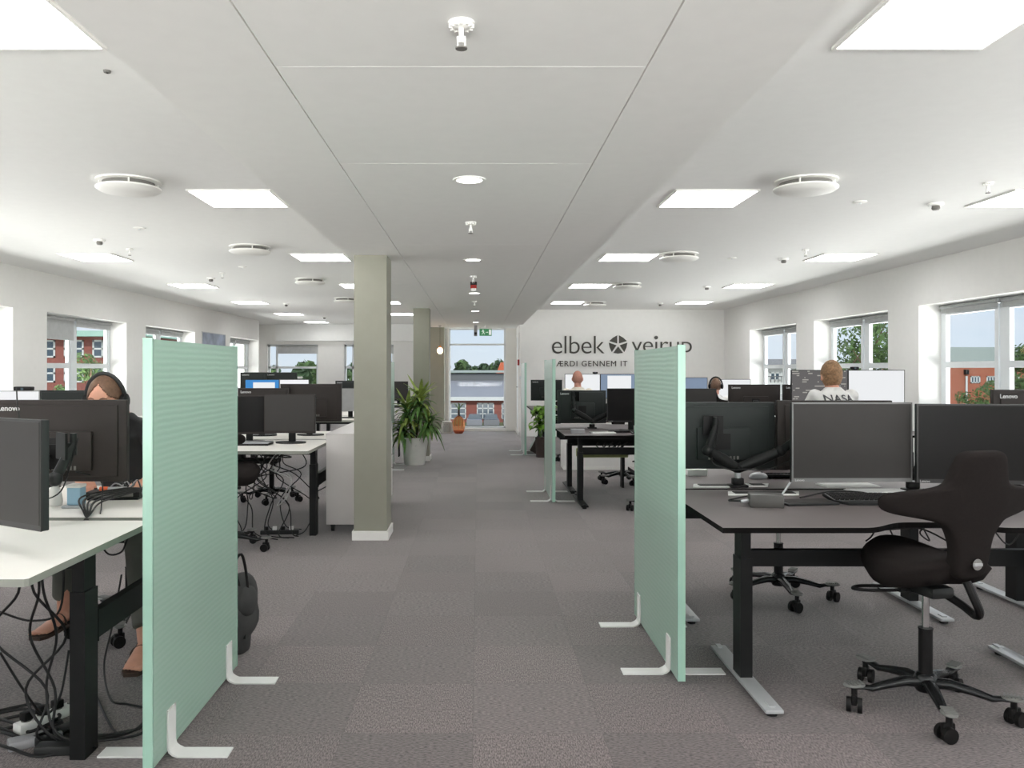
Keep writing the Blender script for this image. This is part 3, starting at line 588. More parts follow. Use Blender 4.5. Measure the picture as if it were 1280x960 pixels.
place('td1', lambda: b_tdesk(flip=True, dp=1.0, inset=.165, wd=1.75), 'dark desk backing onto the near right desk, holding twin monitor arms', (.992, 4.39, 0), 0, g)
place('td1', None, 'dark desk at the right edge of the photo behind the wide dark monitors', (3.02, 4.39, 0), 0, g)
place('td2', lambda: b_tdesk(h=.737, dp=.85, footm='blackmetal'), 'dark desk of the second right group, beside the middle green divider', (.876, 8.2, 0), 0, g)
place('td3', lambda: b_tdesk(h=.737, dp=.9, flip=True, footm='blackmetal'), 'dark desk of the second right group, on its far side by the aisle', (.876, 9.1, 0), 0, g)
place('td2', None, 'dark desk where the person in the white shirt sits', (2.95, 8.2, 0), 0, g)
place('td3', None, 'dark desk facing the white-shirted person, near the right windows', (2.95, 9.1, 0), 0, g)
place('td2', None, 'dark desk at the far wall where the bald person sits', (.9, 13.15, 0), 0, g)
place('td2', None, 'dark desk at the far wall where the person with headphones on short hair sits', (2.95, 13.15, 0), 0, g)
place('td3', None, 'farthest dark desk below the wall lettering, by the leafy plant', (.9, 14.05, 0), 0, g)

def b_bench(wd, dp, h=.76, conc=False, right=True):
    """light bench desk: local x from -wd to 0 (right end at 0), front edge y=0"""
    t = thing('bench_desk', '', 'desk')
    if conc: poly = [(-wd, .12), (-wd+.3, .1), (-.62, .0), (-.02, 0), (0, .02), (0, dp-.0), (-wd, dp)]
    else: poly = [(-wd, 0), (-.01, 0), (0, .01), (0, dp), (-wd, dp)]
    bm = B(); fs = prism(bm, poly, h-.024, h)
    for f in fs: f.material_index = 1
    fs[1].material_index = 0
    obj('tabletop', bm, [M['desk_light'], M['light_edge']], t, smooth=False)
    cy = dp/2
    for x in (-.06, -wd+.08):
        bm = B(); box(bm, x-.0275, x+.0275, cy-.05, cy+.05, .0, h-.16); box(bm, x-.022, x+.022, cy-.045, cy+.045, h-.3, h-.024); obj('leg', bm, M['blackmetal'], t, smooth=False)
    bm = B(); box(bm, -wd+.1, -.085, cy-.025, cy+.025, h-.08, h-.03); obj('crossbar', bm, M['blackmetal'], t, smooth=False)
    return t
def b_tie(L):
    t = thing('desk_link_bar', '', 'link bar'); bm = B(); box(bm, -.02, .02, 0, L, .40, .5); obj('bar', bm, M['blackmetal'], t, smooth=False)
    for y in (0.004, L-.009): bm = B(); box(bm, -.026, .026, y, y+.005, .39, .51); obj('bracket', bm, M['blackmetal'], t, smooth=False)
    return t
g = 'light topped bench desks'
place('bd0', lambda: b_bench(1.6, .97), 'light desk in the left foreground with the cut-off grey monitor', (-1.375, 2.49, 0), 0, g)
place('bd1', lambda: b_bench(1.6, .97), 'light desk where the woman with headphones works', (-1.375, 3.53, 0), 0, g)
place('tie0', lambda: b_tie(.925), 'dark green-black bar linking the legs of the two foreground left desks', (-1.435, 3.03, 0))
place('bd2', lambda: b_bench(1.6, 1.05, conc=True), 'light desk of the second left group, showing two dark screens', (-1.33, 6.4, 0), 0, g)
place('bd1', None, 'light desk of the second left group, behind the white cabinet', (-1.33, 7.52, 0), 0, g)
place('tie0', None, 'dark bar linking the legs of the second left desk group', (-1.39, 7.0, 0))
place('bd2', None, 'light desk of the second left group, nearer the windows', (-2.98, 6.4, 0), 0, g)
place('bd1', None, 'light desk of the second left group, behind the woman with headphones', (-2.98, 7.52, 0), 0, g)
place('bd2', None, 'light desk of the third left group, showing left of the nearest column', (-1.45, 10.3, 0), 0, g)
place('bd1', None, 'light desk of the third left group, on its far side', (-1.45, 11.42, 0), 0, g)
place('bd2', None, 'light desk of the third left group, nearer the windows', (-3.1, 10.3, 0), 0, g)
place('bd2', None, 'light desk behind the nearest column, left of the tall potted plant', (-1.3, 14.9, 0), 0, g)
place('bd2', None, 'light desk in the farthest left group, nearer the windows', (-2.95, 14.9, 0), 0, g)

# -------------------------------------------------------------- chairs
def b_chair(sit=0.0):
    """saddle chair with winged back, facing +y, hub on the origin"""
    t = thing('saddle_chair', '', 'office chair')
    base = B(); lathe(base, [(.036, .075), (.045, .09), (.045, .135), (.032, .15)], 20)
    obs = []
    for k in range(5):
        a = math.radians(184-72*k-103+90); c, s = math.cos(a), math.sin(a)
        rings(base, [(c*r, s*r, z) for r, z in ((.03, .112), (.09, .118), (.17, .105), (.235, .09), (.265, .098), (.30, .1))], [(.028, .022), (.026, .02), (.022, .016), (.018, .013), (.022, .01), (.026, .008)], 12)
        obs.append((a, c, s))
    b = obj('star_base', base, M['blackal'], t, smooth=60)
    for a, c, s in obs:
        bm = B(); m4 = T(c*.305, s*.305, .106) @ RZ(a)
        v = ell(bm, (0, 0, 0), (.045, .03, .01), 20, 8)
        for i in range(6): box(bm, -.034+.012*i, -.029+.012*i, -.022, .022, .006, .0125)
        xf(bm, m4); obj('foot_pad', bm, M['padgrey'], t, 'grey ribbed foot pad')
        bm = B(); m4 = T(c*.305, s*.305, 0) @ RZ(a+.7+a*1.7)
        for sd in (-1, 1): cyl(bm, (sd*.012, 0.012, .03), (sd*.03, .012, .03), .03, seg=22)
        cyl(bm, (0, 0, .03), (0, 0, .1), .012, seg=12); box(bm, -.01, .01, -.02, .03, .03, .07, bev=.004); xf(bm, m4); obj('caster', bm, M['black'], t, smooth=40)
    bm = B(); cyl(bm, (0, 0, .12), (0, 0, .33), .027, seg=24); cyl(bm, (0, 0, .33), (0, 0, .335), .029, seg=24); obj('column_sleeve', bm, M['black'], t)
    bm = B(); cyl(bm, (0, 0, .33), (0, 0, .5), .0145, seg=20); obj('gas_spring', bm, M['chrome'], t)
    bm = B(); box(bm, -.055, .055, -.1, .09, .475, .525, bev=.018); cyl(bm, (-.1, .03, .49), (.1, .03, .49), .012, seg=12); obj('tilt_mechanism', bm, M['darkgrey'], t)
    bm = B(); tube(bm, [(.03, -.02, .5), (.06, -.12, .46), (.05, -.2, .44), (.02, -.25, .47), (.0, -.24, .53), (-.01, -.22, .58)], .016, 10); obj('back_bracket', bm, M['black'], t)
    bm = B(); tube(bm, [(-.06, .02, .49), (-.2, .06, .485), (-.25, .12, .48), (-.19, .15, .48), (-.08, .08, .49)], .007, 8); obj('lever', bm, M['black'], t)
    # seat
    bm = B(); NR, NA = 9, 40; top, bot = [], []
    def outl(a):
        c, s = math.cos(a), math.sin(a); rx, ry = .225, .235
        x = rx*math.copysign(abs(c)**.8, c); y = ry*math.copysign(abs(s)**.8, s)
        if y > 0: x *= 1-.22*(y/ry)**2
        return x, y
    def ring(q, up):
        r = []
        for k in range(NA):
            x, y = outl(2*PI*k/NA); x *= q; y *= q
            ed = math.sqrt(max(0, 1-q**4)); f = (y/.235)
            zc = .60+.055*max(0, f)**2+.045*max(0, -f)**2-.035*(x/.225)**2
            r.append(bm.verts.new((x, y+.02, zc+.05*ed if up else zc-(.065+.02*(1-abs(f)))*ed)))
        return r
    qs = [1-(1-i/NR)**1.0 for i in range(1, NR+1)]
    U = [ring(q, True) for q in qs]; D = [ring(q, False) for q in qs[:-1]]
    cu = bm.verts.new((0, .02, .65)); cd = bm.verts.new((0, .02, .515))
    for k in range(NA):
        n = (k+1) % NA; bm.faces.new((cu, U[0][k], U[0][n])); bm.faces.new((cd, D[0][n], D[0][k]))
        for i in range(NR-1): bm.faces.new((U[i][k], U[i+1][k], U[i+1][n], U[i][n]))
        for i in range(NR-2): bm.faces.new((D[i][n], D[i+1][n], D[i+1][k], D[i][k]))
        bm.faces.new((D[-1][n], U[-1][n], U[-1][k], D[-1][k]))
    obj('seat', bm, M['fabric'], t, smooth=80)
    # backrest: rows of (z, half width, wing bend)
    bm = B(); rows = [(.585, .03), (.595, .052), (.615, .07), (.66, .078), (.705, .078), (.75, .09), (.785, .108), (.808, .13), (.822, .17), (.834, .24), (.845, .305), (.857, .343), (.872, .362), (.895, .369), (.915, .364), (.929, .342), (.938, .285), (.946, .215), (.957, .165), (.975, .132), (1.01, .119), (1.045, .109), (1.07, .1), (1.085, .085), (1.093, .06)]
    NC = 24; F, K = [], []
    for i, (z, hw) in enumerate(rows):
        fz = min(1, (i+.6)/2.2)*min(1, (len(rows)-i-.4)/2.2); f, k_ = [], []
        for j in range(NC+1):
            u = -1+2*j/NC; x = hw*math.sin(u*PI/2) if hw < .14 else hw*u
            th = .034*math.sqrt(max(0, 1-abs(u)**3.2))*math.sqrt(fz)+.001
            if abs(x) > .13: th *= .85
            y = -.225+.62*x*x-.18*max(0, z-.75)**1+.05*max(0, .7-z)*4
            f.append(bm.verts.new((x, y+th, z))); k_.append(bm.verts.new((x, y-th, z)))
        F.append(f); K.append(k_)
    for i in range(len(rows)-1):
        for j in range(NC):
            bm.faces.new((F[i][j], F[i][j+1], F[i+1][j+1], F[i+1][j])); bm.faces.new((K[i][j+1], K[i][j], K[i+1][j], K[i+1][j+1]))
        bm.faces.new((F[i][0], F[i+1][0], K[i+1][0], K[i][0])); bm.faces.new((F[i][NC], K[i][NC], K[i+1][NC], F[i+1][NC]))
    for i, fl in ((0, 1), (len(rows)-1, 0)):
        for j in range(NC): bm.faces.new((F[i][j], K[i][j], K[i][j+1], F[i][j+1]))
    bmesh.ops.remove_doubles(bm, verts=bm.verts, dist=.0005)
    o = obj('backrest', bm, M['fabric'], t, smooth=80); md = o.modifiers.new('s', 'SUBSURF'); md.levels = 1; md.render_levels = 1
    bm = B(); cyl(bm, (0, -.235, .655), (0, -.262, .655), .022, seg=24); obj('adjusting_knob', bm, M['chrome'], t)
    bm = B(); box(bm, -.018, .018, -.268, -.262, .65, .66); obj('knob_grip', bm, M['silver'], t)
    return t
g = 'black saddle chairs'
def chair(lab, x, y, deg): return place('chair', b_chair, lab, (x, y, 0), math.radians(deg-90), g)
chair('black saddle chair in front of the near right desk', 1.85, 3.37, 103)
chair('black saddle chair behind the near right desks, only its wheeled base showing', X(976, 4.98), 5.02, -100)
chair('black saddle chair under the woman with headphones', -1.88, 4.42, -85)
chair('black saddle chair tucked at the second left desk, its wing over the desk edge', -1.93, 6.3, 60)
chair('black saddle chair on the far side of the second left desk group', -2.2, 8.72, -95)
chair('black saddle chair at the second right desk, partly behind the near right divider', 1.82, 8.1, 100)
chair('black saddle chair on the far side of the second right desk group', 1.80, 10.12, -85)
chair('black saddle chair under the person in the white shirt', 3.35, 7.65, 90)
chair('black saddle chair under the bald person', 1.53, 12.42, 90)
chair('black saddle chair under the short-haired person with headphones', 3.6, 12.42, 60)

# -------------------------------------------------------------- monitors
def b_mon(w_=.61, h_=.37, stand=None, scr='screen', bez='bezel', shell='shell', light_edge=False, chin=.02, logo=True):
    """monitor facing -y; panel bottom at z=0 when on an arm, standing on z=0 when it has a stand"""
    t = thing('monitor', '', 'monitor'); zb = stand or 0; W = w_/2
    bm = B(); box(bm, -W, W, -.006, .02, zb, zb+h_, bev=.004); box(bm, -W*.88, W*.88, .02, .03, zb+h_*.06, zb+h_*.94, bev=.004); box(bm, -W*.52, W*.46, .028, .05, zb+h_*.14, zb+h_*.62, bev=.006)
    obj('housing', bm, M[shell], t)
    bm = B(); box(bm, -W, W, -.011, -.006, zb, zb+h_)
    obj('bezel', bm, M[bez], t, smooth=False)
    bm = B(); box(bm, -W+.008, W-.008, -.0125, -.0108, zb+chin, zb+h_-.008); obj('screen', bm, M[scr], t, smooth=False)
    if logo:
        bm = text_bm('Lenovo', .016, .0004); xf(bm, T(-W+.015, -.0115, zb+.004)); obj('front_logo', bm, M['logo'], t, smooth=False)
        bm = text_bm('Lenovo', .034, .0006, offset=.0006); xf(bm, T(W-.03, .0212, zb+h_-.05 if False else zb+h_*.94-.0) @ RZ(PI) @ T(0, 0, -.026)); 
        xf(bm, T(0, .0098, 0)); obj('back_logo', bm, M['logo'], t, smooth=False)
    bm = B(); box(bm, -.045, .045, .05, .056, zb+h_*.3, zb+h_*.3+.09); obj('mount_plate', bm, M['black'], t, smooth=False)
    bm = B()
    for k in range(9): box(bm, -W*.3+.02*k, -W*.3+.02*k+.01, .048, .052, zb+h_*.15, zb+h_*.2)
    obj('port_strip', bm, M['sensor'], t, smooth=False)
    if stand:
        bm = B(); box(bm, -.03, .03, .055, .085, .01, zb+h_*.5, bev=.006); obj('stand_neck', bm, M['darkgrey'], t)
        bm = B(); prism(bm, [(.12*math.cos(a)*(1+.1*abs(math.cos(a))), .03+.1*math.sin(a)) for a in (2*PI*k/28 for k in range(28))], 0, .012); obj('stand_foot', bm, M['darkgrey'], t)
    return t
def mon(key, lab, x, y, z, deg, group='computer monitors', **k): return place('mon'+key, lambda: b_mon(**k), lab, (x, y, z), math.radians(deg), group)
def arm(lab, base, joints, ends, m='blackmetal', tail=None):
    """desk clamp and post with gas arms: ends = (elbow, plate point, direction towards the monitor)"""
    t = thing('monitor_support', lab, 'monitor arm', base, 0, 'monitor arms')
    bm = B(); box(bm, -.05, .05, -.035, .035, 0, .014, bev=.004); box(bm, -.03, .03, -.02, .02, .014, .05, bev=.006); obj('desk_clamp', bm, M['black'], t)
    bm = B(); cyl(bm, (0, 0, .04), (0, 0, joints), .016, seg=16); obj('post', bm, M['silver'], t)
    for e1, e2, dr in ends:
        s = Vector((0, 0, joints-.02)); e1, e2 = Vector(e1), Vector(e2)
        bm = B(); rings(bm, [s, s.lerp(e1, .5), e1], [(.02, .026), (.026, .034), (.02, .026)], 12); ell(bm, s, (.03, .03, .026)); ell(bm, e1, (.03, .03, .03)); obj('lower_arm', bm, M[m], t)
        bm = B(); rings(bm, [e1, e1.lerp(e2, .6), e2], [(.018, .022), (.018, .022), (.014, .016)], 12); cyl(bm, e2-Vector((0, 0, .04)), e2+Vector((0, 0, .05)), .014); obj('upper_arm', bm, M[m], t)
        d = Vector(dr).normalized(); bm = B(); beam(bm, e2, e2+d*.045, .02, .02); beam(bm, e2+d*.04, e2+d*.05, .11, .11); obj('mounting_head', bm, M['black'], t)
        bm = B(); tube(bm, [s+Vector((.03, -.03, 0)), s.lerp(e1, .5)+Vector((.03, -.03, -.05)), e1+Vector((.02, -.02, -.06)), e2+Vector((0, -.03, -.09)), e2+Vector((.02, 0, .03))], .003, 6); obj('cable', bm, M['cable'], t)
    return t
TD = .76
# right group 1
mon('A', 'dark grey monitor with pale bezel on the near right desk', X(1064, 4.2), 4.2, Z(602, 4.2), 0, w_=.618, h_=.408, scr='screen2', bez='bezel_light')
mon('B', 'wide black monitor at the right edge, behind the winged chair', 2.575, 4.1, Z(603, 4.15), -8, w_=.70, h_=.40)
mon('C', 'monitor back behind the V-shaped arm, nearest the right divider', X(897, 4.66), 4.62, Z(584.5, 4.66), 180, w_=.61, h_=.375, logo=False)
mon('D', 'monitor seen from behind, tucked behind the pale-bezelled screen', X(1036, 4.62), 4.56, Z(585, 4.62), 180, w_=.64, h_=.385, shell='shell2', logo=False)
mon('DR', None, X(1239, 4.72)+.32, 4.72, Z(487, 4.72)-.385, 180, w_=.64, h_=.385, shell='shell2'); bpy.context.view_layer.update()
list(COL.objects)  # keep order
def last(): return [o for o in COL.objects if o.parent is None][-1]
m_ = [o for o in COL.objects if o.parent is None and o.name.startswith('monitor')][-1]; m_['label'] = 'monitor back with a pale brand mark at the far right edge of the photo'
bx, by = X(922, 4.45), 4.45
arm('V-shaped twin monitor arm on the dark desk behind the near right desk', (bx, by, TD), .12, [((-.17, -.02, .2), (X(893, 4.5)-bx, .03, .33), (0, 1, 0)), ((.22, -.04, .2), (X(1000, 4.4)-bx, -.12, .3), (1, -.5, 0))])
arm('single arm holding the wide black monitor', (X(1141, 4.3), 4.3, TD), .1, [((.1, .0, .18), (.24, -.06, .24), (0, -1, 0))])
arm('monitor arm behind the wide black monitor at the right edge', (3.3, 4.5, TD), .1, [((.04, .0, .16), (-.02, .1, .27), (0, 1, 0))])
# right group 2
D2 = .737
mon('M8', 'monitor seen from behind on V-shaped arms, just right of the middle divider', X(727, 9.42), 9.42, Z(529, 9.42), 180, w_=.56, h_=.38)
mon('M9', 'dark monitor facing the camera beside the middle divider group', X(790, 8.8), 8.8, D2, 0, w_=.54, h_=.36, stand=.1, chin=.014)
mon('M10', 'grey-brown monitor facing the camera, right of the near right divider', X(862, 8.75), 8.75, D2, 0, w_=.57, h_=.36, stand=.1, scr='screen2')
mon('M5', 'monitor back with stand and small brand mark, below the right corner of the room', X(942.5, 9.5), 9.5, D2, 180, w_=.6, h_=.36, stand=.13, shell='shell2')
mon('M5', None, X(942.5, 9.5)+.64, 9.52, D2, 180)
[o for o in COL.objects if o.parent is None and o.name.startswith('monitor')][-1]['label'] = 'monitor back half hidden by the code-filled screen'
mon('N1', 'monitor full of dark code in front of the person in the white shirt', X(1024, 8.8), 8.8, D2, 0, w_=.61, h_=.40, stand=.26, scr='codescreen', logo=False, chin=.012)
mon('N2', 'monitor with a blank pale page right of the person in the white shirt', X(1095, 8.8), 8.8, D2, 0, w_=.61, h_=.40, stand=.26, scr='backscreen', logo=False, chin=.012)
bx, by = X(740, 9.2), 9.2
arm('V-shaped twin monitor arm beside the middle divider', (bx, by, D2), .1, [((-.2, 0, .2), (X(716, 9.3)-bx, .06, .36), (.8, 1, 0)), ((.17, 0, .16), (.24, .03, .26), (0, 1, 0))])
def webcam(lab, x, y, z):
    t = thing('webcam', lab, 'webcam', (x, y, z)); bm = B(); box(bm, -.045, .045, -.02, .02, .004, .034, bev=.01); obj('body', bm, M['black'], t); bm = B(); cyl(bm, (0, -.02, .019), (0, -.026, .019), .01); obj('lens', bm, M['bglass'], t); bm = B(); box(bm, -.02, .02, -.018, .018, -.0, .006); obj('clip', bm, M['black'], t); return t
webcam('black webcam on the blank-page monitor near the white-shirted person', X(1068, 8.8), 8.8, D2+.26+.40)
webcam('black webcam on the bald person\'s left monitor', X(744, 13.8), 13.8, D2+.17+.42-.0)
# right group 3
mon('P1', 'bright white monitor before the bald person', X(728, 13.8), 13.8, D2, 0, w_=.6, h_=.42, stand=.17, scr='backscreen', logo=False, chin=.012)
mon('P2', 'monitor with a white page on a slate desktop, right of the bald person', X(772.5, 13.8), 13.8, D2, 0, w_=.6, h_=.42, stand=.17, scr='slatescreen', logo=False, chin=.012)
mp2 = [o for o in COL.objects if o.parent is None and o.name.startswith('monitor')][-1]
bm = B(); box(bm, -.18, .22, -.0135, -.0125, .25, .56); obj('page', bm, M['backscreen'], mp2, 'white page shown on the screen', smooth=False)
mon('P3', 'monitor with a blue-grey desktop left of the short-haired person', X(862, 13.8), 13.8, D2, 0, w_=.6, h_=.36, stand=.17, scr='slatescreen', logo=False)
mon('P4', 'thin-framed white monitor right of the short-haired person', X(916, 13.85), 13.85, D2, 0, w_=.6, h_=.36, stand=.14, scr='backscreen', logo=False)
mon('P5', 'monitor back with brand mark beside the farthest divider', X(683, 14.6), 14.6, D2, 180, w_=.56, h_=.37, stand=.11)
# left group 1
mon('L1', 'large grey monitor cut off by the left edge of the photo', X(55, 2.75)-.305*math.cos(math.radians(30)), 2.75+.305*math.sin(math.radians(30)), .855, -30, w_=.61, h_=.375, scr='screen2', bez='bezel')
mon('L2', 'wide black monitor seen from behind, hiding the woman\'s face', X(74, 3.7), 3.72, Z(602, 3.7), 180, w_=.61, h_=.37, shell='shell2')
b0 = (-2.05, 3.38, TD); 
arm('grey monitor arm between the two large left monitors', b0, .12, [((X(64, 3.3)-b0[0], -.05, Z(600, 3.3)-TD), (X(84, 3.35)-b0[0], .02, Z(558, 3.35)-TD), (-.6, -.6, .0))], m='darkgrey')
arm('black monitor arm behind the wide black left monitor', (-2.0, 3.58, TD), .1, [((.06, .0, .16), (.08, .03, .25), (0, 1, 0))])
# left group 2 and beyond
mon('Q1', 'left one of two dark screens on the second left desk', X(312, 7.15), 7.15, TD, 16, w_=.46, h_=.335, stand=.075, logo=False, bez='shell2')
mon('Q2', 'right one of two dark screens on the second left desk, nearest the cabinet', X(363, 7.1), 7.08, TD, -4, w_=.45, h_=.335, stand=.09, scr='screen2', logo=False, bez='shell2')
mon('Q3', 'brand-marked monitor back above the two dark screens of the left desk', X(330, 7.95), 7.95, TD, 180, w_=.5, h_=.36, stand=.1, shell='shell2')
mon('Q4', 'brown-grey monitor back between the brand-marked one and the nearest column', X(389, 8.0), 8.0, TD, 180, w_=.6, h_=.37, stand=.13, shell='shell2', logo=False)
mon('Q5', 'pale grey monitor just left of the nearest column', X(437, 10.8), 10.8, TD, 0, w_=.3, h_=.3, stand=.09, scr='shellw', bez='shellw', shell='shellw', logo=False)
mon('Q6', 'monitor behind the woman, left of the green divider', X(84, 7.9), 7.9, TD, 180, w_=.54, h_=.33, stand=.11, logo=False)
mon('Q7', 'white-faced monitor by the left window behind the woman', X(12, 7.2), 7.2, TD, 0, w_=.54, h_=.33, stand=.125, scr='pagescreen', logo=False, bez='shellw')
mon('Q8', 'monitor with a bright blue desktop in the third left group', X(328, 10.9), 10.9, TD, 0, w_=.46, h_=.32, stand=.19, scr='bluescreen', logo=False, bez='shell')
mq8 = [o for o in COL.objects if o.parent is None and o.name.startswith('monitor')][-1]
bm = B(); box(bm, -.12, .17, -.0135, -.0125, .25, .47); obj('page', bm, M['backscreen'], mq8, 'white page shown on the screen', smooth=False)
mon('Q9', 'monitor with a white page right of the blue desktop', X(367, 10.95), 10.95, TD, 0, w_=.42, h_=.32, stand=.19, scr='pagescreen', logo=False)
mon('Q10', 'left monitor back against the far left window', X(317, 11.9), 11.9, TD, 180, w_=.38, h_=.33, stand=.27)
mon('Q11', 'wider monitor back below the far left window', X(352, 12.0), 12.0, TD, 180, w_=.46, h_=.33, stand=.27)
mon('Q12', 'square grey monitor between the nearest column and the potted plant', X(498, 15.2), 15.2, TD, 0, w_=.36, h_=.36, stand=.06, scr='screen2', logo=False)
mon('Q13', 'slim dark monitor beside the second window of the far left wall', X(436, 15.4), 15.4, TD, 180, w_=.5, h_=.33, stand=.1)

# -------------------------------------------------------------- other furniture
t = thing('low_cabinet', 'white low cabinet on casters beside the nearest olive column', 'cabinet', (-1.105, 7.0, 0))
bm = B(); box(bm, -.195, .195, .0, 1.65, .07, .84, bev=.003); obj('body', bm, M['cabinet'], t)
bm = B(); box(bm, -.198, .198, -.003, 1.653, .835, .85); obj('top_panel', bm, M['cabinet'], t, smooth=False)
for k in range(2): bm = B(); box(bm, .195, .205, .02+.82*k, .81+.82*k, .08, .83, bev=.002); dd = obj('door', bm, M['cabinet'], t); bm = B(); tube(bm, [(.205, .7+.82*k, .38), (.225, .7+.82*k, .385), (.225, .7+.82*k, .5), (.205, .7+.82*k, .51)], .005, 8); obj('handle', bm, M['chrome'], dd)
for x in (-.15, .15):
    for y in (.08, 1.55):
        bm = B(); cyl(bm, (x-.012, y, .028), (x+.012, y, .028), .028, seg=18); box(bm, x-.018, x+.018, y-.01, y+.02, .04, .07); obj('caster', bm, M['darkgrey'], t)
t = thing('planter_sideboard', 'long white sideboard topped with green plants behind the second right desks', 'sideboard', (1.2, 11.4, 0))
bm = B(); box(bm, 0, 2.1, 0, .4, .0, .66, bev=.004); obj('body', bm, M['wall'], t); bm = B(); box(bm, 0.02, 2.08, .02, .38, .66, .675); obj('soil', bm, M['soil'], t, smooth=False); bm = B(); box(bm, -.004, 2.104, -.006, 0, 0, .05); obj('plinth', bm, M['trim'], t, smooth=False)

def blade(bm, o, az, L, lift, droop, wd, n=7, mi=0):
    d = Vector((math.cos(az), math.sin(az), 0)); s = Vector((-math.sin(az), math.cos(az), 0)); prev = None
    for k in range(n+1):
        u = k/n; p = Vector(o)+d*L*(u*.9)+Vector((0, 0, lift*u-droop*u*u)); w2 = wd*math.sin(PI*min(1, u*.86+.14))**.7/2
        a = bm.verts.new(p-s*w2+Vector((0, 0, w2*.35))); c = bm.verts.new(p+Vector((0, 0, -.0))); b = bm.verts.new(p+s*w2+Vector((0, 0, w2*.35)))
        if prev:
            for q in ((prev[0], prev[1], c, a), (prev[1], prev[2], b, c)): f = bm.faces.new(q); f.material_index = mi
        prev = (a, c, b)
def b_drac():
    t = thing('potted_plant', 'tall bushy plant with striped arching leaves in a white pot', 'potted plant', (X(518.5, 12.05), 12.05, 0))
    bm = B(); lathe(bm, [(.0001, 0), (.145, 0), (.15, .01), (.2, .4), (.205, .405), (.19, .405), (.18, .36), (.0001, .36)], 40); obj('pot', bm, M['pot'], t, smooth=50)
    bm = B(); lathe(bm, [(0.0001, .372), (.18, .372), (.18, .35)], 24); obj('soil', bm, M['soil'], t)
    heads = [((.07, 0, .0), 1.03), ((-.09, .03, 0), .86), ((.17, -.04, 0), .74), ((-.13, -.02, 0), .64)]
    bm = B()
    for (x, y, _), h in heads: tube(bm, [(x*.3, y, .36), (x*.8, y, h*.7), (x*1.2, y, h)], .012, 8)
    obj('stem', bm, M['bark'], t)
    rr = random.Random(3)
    for i, ((x, y, _), h) in enumerate(heads):
        bm = B()
        for k in range(58 if i < 2 else 44):
            u = k/57; blade(bm, (x*1.2, y, h-.26+.24*u), k*2.4+i, rr.uniform(.2, .32), rr.uniform(.14, .22)+.12*u, rr.uniform(.34, .5)-.38*u, .056, mi=1 if (u > .7 or rr.random() < .3) else 0)
        obj('leaves', bm, [M['leaf'], M['leaf_light']], t, smooth=60)
b_drac()
def leafy(t, n, R, c, size, m, seed=1, hang=.4):
    rr = random.Random(seed); bm = B()
    for k in range(n):
        p = Vector(c)+Vector((rr.gauss(0, R[0]), rr.gauss(0, R[1]), rr.uniform(-1, 1)*R[2])); a = rr.uniform(0, 2*PI)
        blade(bm, p, a, size*rr.uniform(.7, 1.3), .02, size*hang*1.4, size*.7, n=4)
    return obj('leaves', bm, m, t, smooth=60)
t = thing('trailing_plant', 'bright green trailing plant beyond the middle divider on the right', 'potted plant', (X(676, 13.05), 13.05, 0))
bm = B(); lathe(bm, [(.0001, 0), (.075, 0), (.09, .32), (.0001, .32)], 24); obj('plant_pot', bm, M['potdark'], t)
bm = B(); 
for k in range(5): tube(bm, [(0, 0, .3), (.03*(k-2), .02, .5), (.05*(k-2), .0, .78)], .006, 6)
obj('stem', bm, M['leaf'], t); leafy(t, 70, (.07, .06, .2), (-.0, 0, .62), .13, M['leaf_bright'], 4)
t = thing('paper_bin', 'dark tilted bin with a white front, on the floor below the trailing plant', 'bin', (X(667, 13.5), 13.5, 0)); 
bm = B(); xf_ = T(0, 0, .035) @ RY(math.radians(28)); prism(bm, [(-.08, -.1), (.08, -.1), (.08, .1), (-.08, .1)], 0, .27); xf(bm, xf_); obj('body', bm, M['potdark'], t, smooth=False); bm = B(); box(bm, -.086, -.08, -.1, .1, 0, .275); xf(bm, xf_); obj('front_panel', bm, M['pot'], t, 'white front panel', smooth=False)
# planter greenery on the sideboard, seen under the monitors
for k in range(9):
    t = thing('box_plant', 'small green plant, one of a row on the long white sideboard', 'plant', (1.3+.23*k, 11.6, .67), 0, 'plants on the sideboard'); leafy(t, 26, (.05, .05, .05), (0, 0, .08), .11, M['leaf'], 20+k, .2)
t = thing('lantern', 'white perforated lantern on the floor by the tall window', 'lantern', (X(558.5, 18.05), 18.05, 0))
bm = B()
prof = [(.10, 0), (.115, .06), (.12, .13), (.11, .2), (.1, .25)]
for k in range(18):
    for sg in (1, -1):
        pts = [(r*math.cos(2*PI*k/18+sg*z*4.5), r*math.sin(2*PI*k/18+sg*z*4.5), z) for r, z in [(prof[i][0]+(prof[i+1][0]-prof[i][0])*u, prof[i][1]+(prof[i+1][1]-prof[i][1])*u) for i in range(4) for u in (0, .5)]+[prof[-1]]]
        rings(bm, pts, .006, 6)
lathe(bm, [(.10, 0), (.105, 0), (.105, .012), (.1, .012)], 30); lathe(bm, [(.096, .245), (.104, .245), (.104, .26), (.096, .26)], 30)
obj('lattice', bm, M['pot'], t); bm = B(); lathe(bm, [(.0001, .01), (.09, .01), (.1, .12), (.085, .23), (0.0001, .23)], 24); obj('liner', bm, M['darkgrey'], t)
t = thing('copper_bottle', 'copper-coloured glass bottle vase with a dark neck by the tall window', 'vase', (X(573.5, 17.9), 17.9, 0))
bm = B(); lathe(bm, [(.0001, .012), (.085, .012), (.115, .05), (.13, .13), (.13, .24), (.11, .31), (.05, .36), (.03, .375), (.03, .39)], 40); obj('glass_body', bm, M['copper'], t, smooth=60)
bm = B(); lathe(bm, [(.0001, 0), (.08, 0), (.115, .045), (.124, .07), (.1, .07), (.0001, .07)], 40); obj('copper_base', bm, M['terracotta'], t, smooth=60)
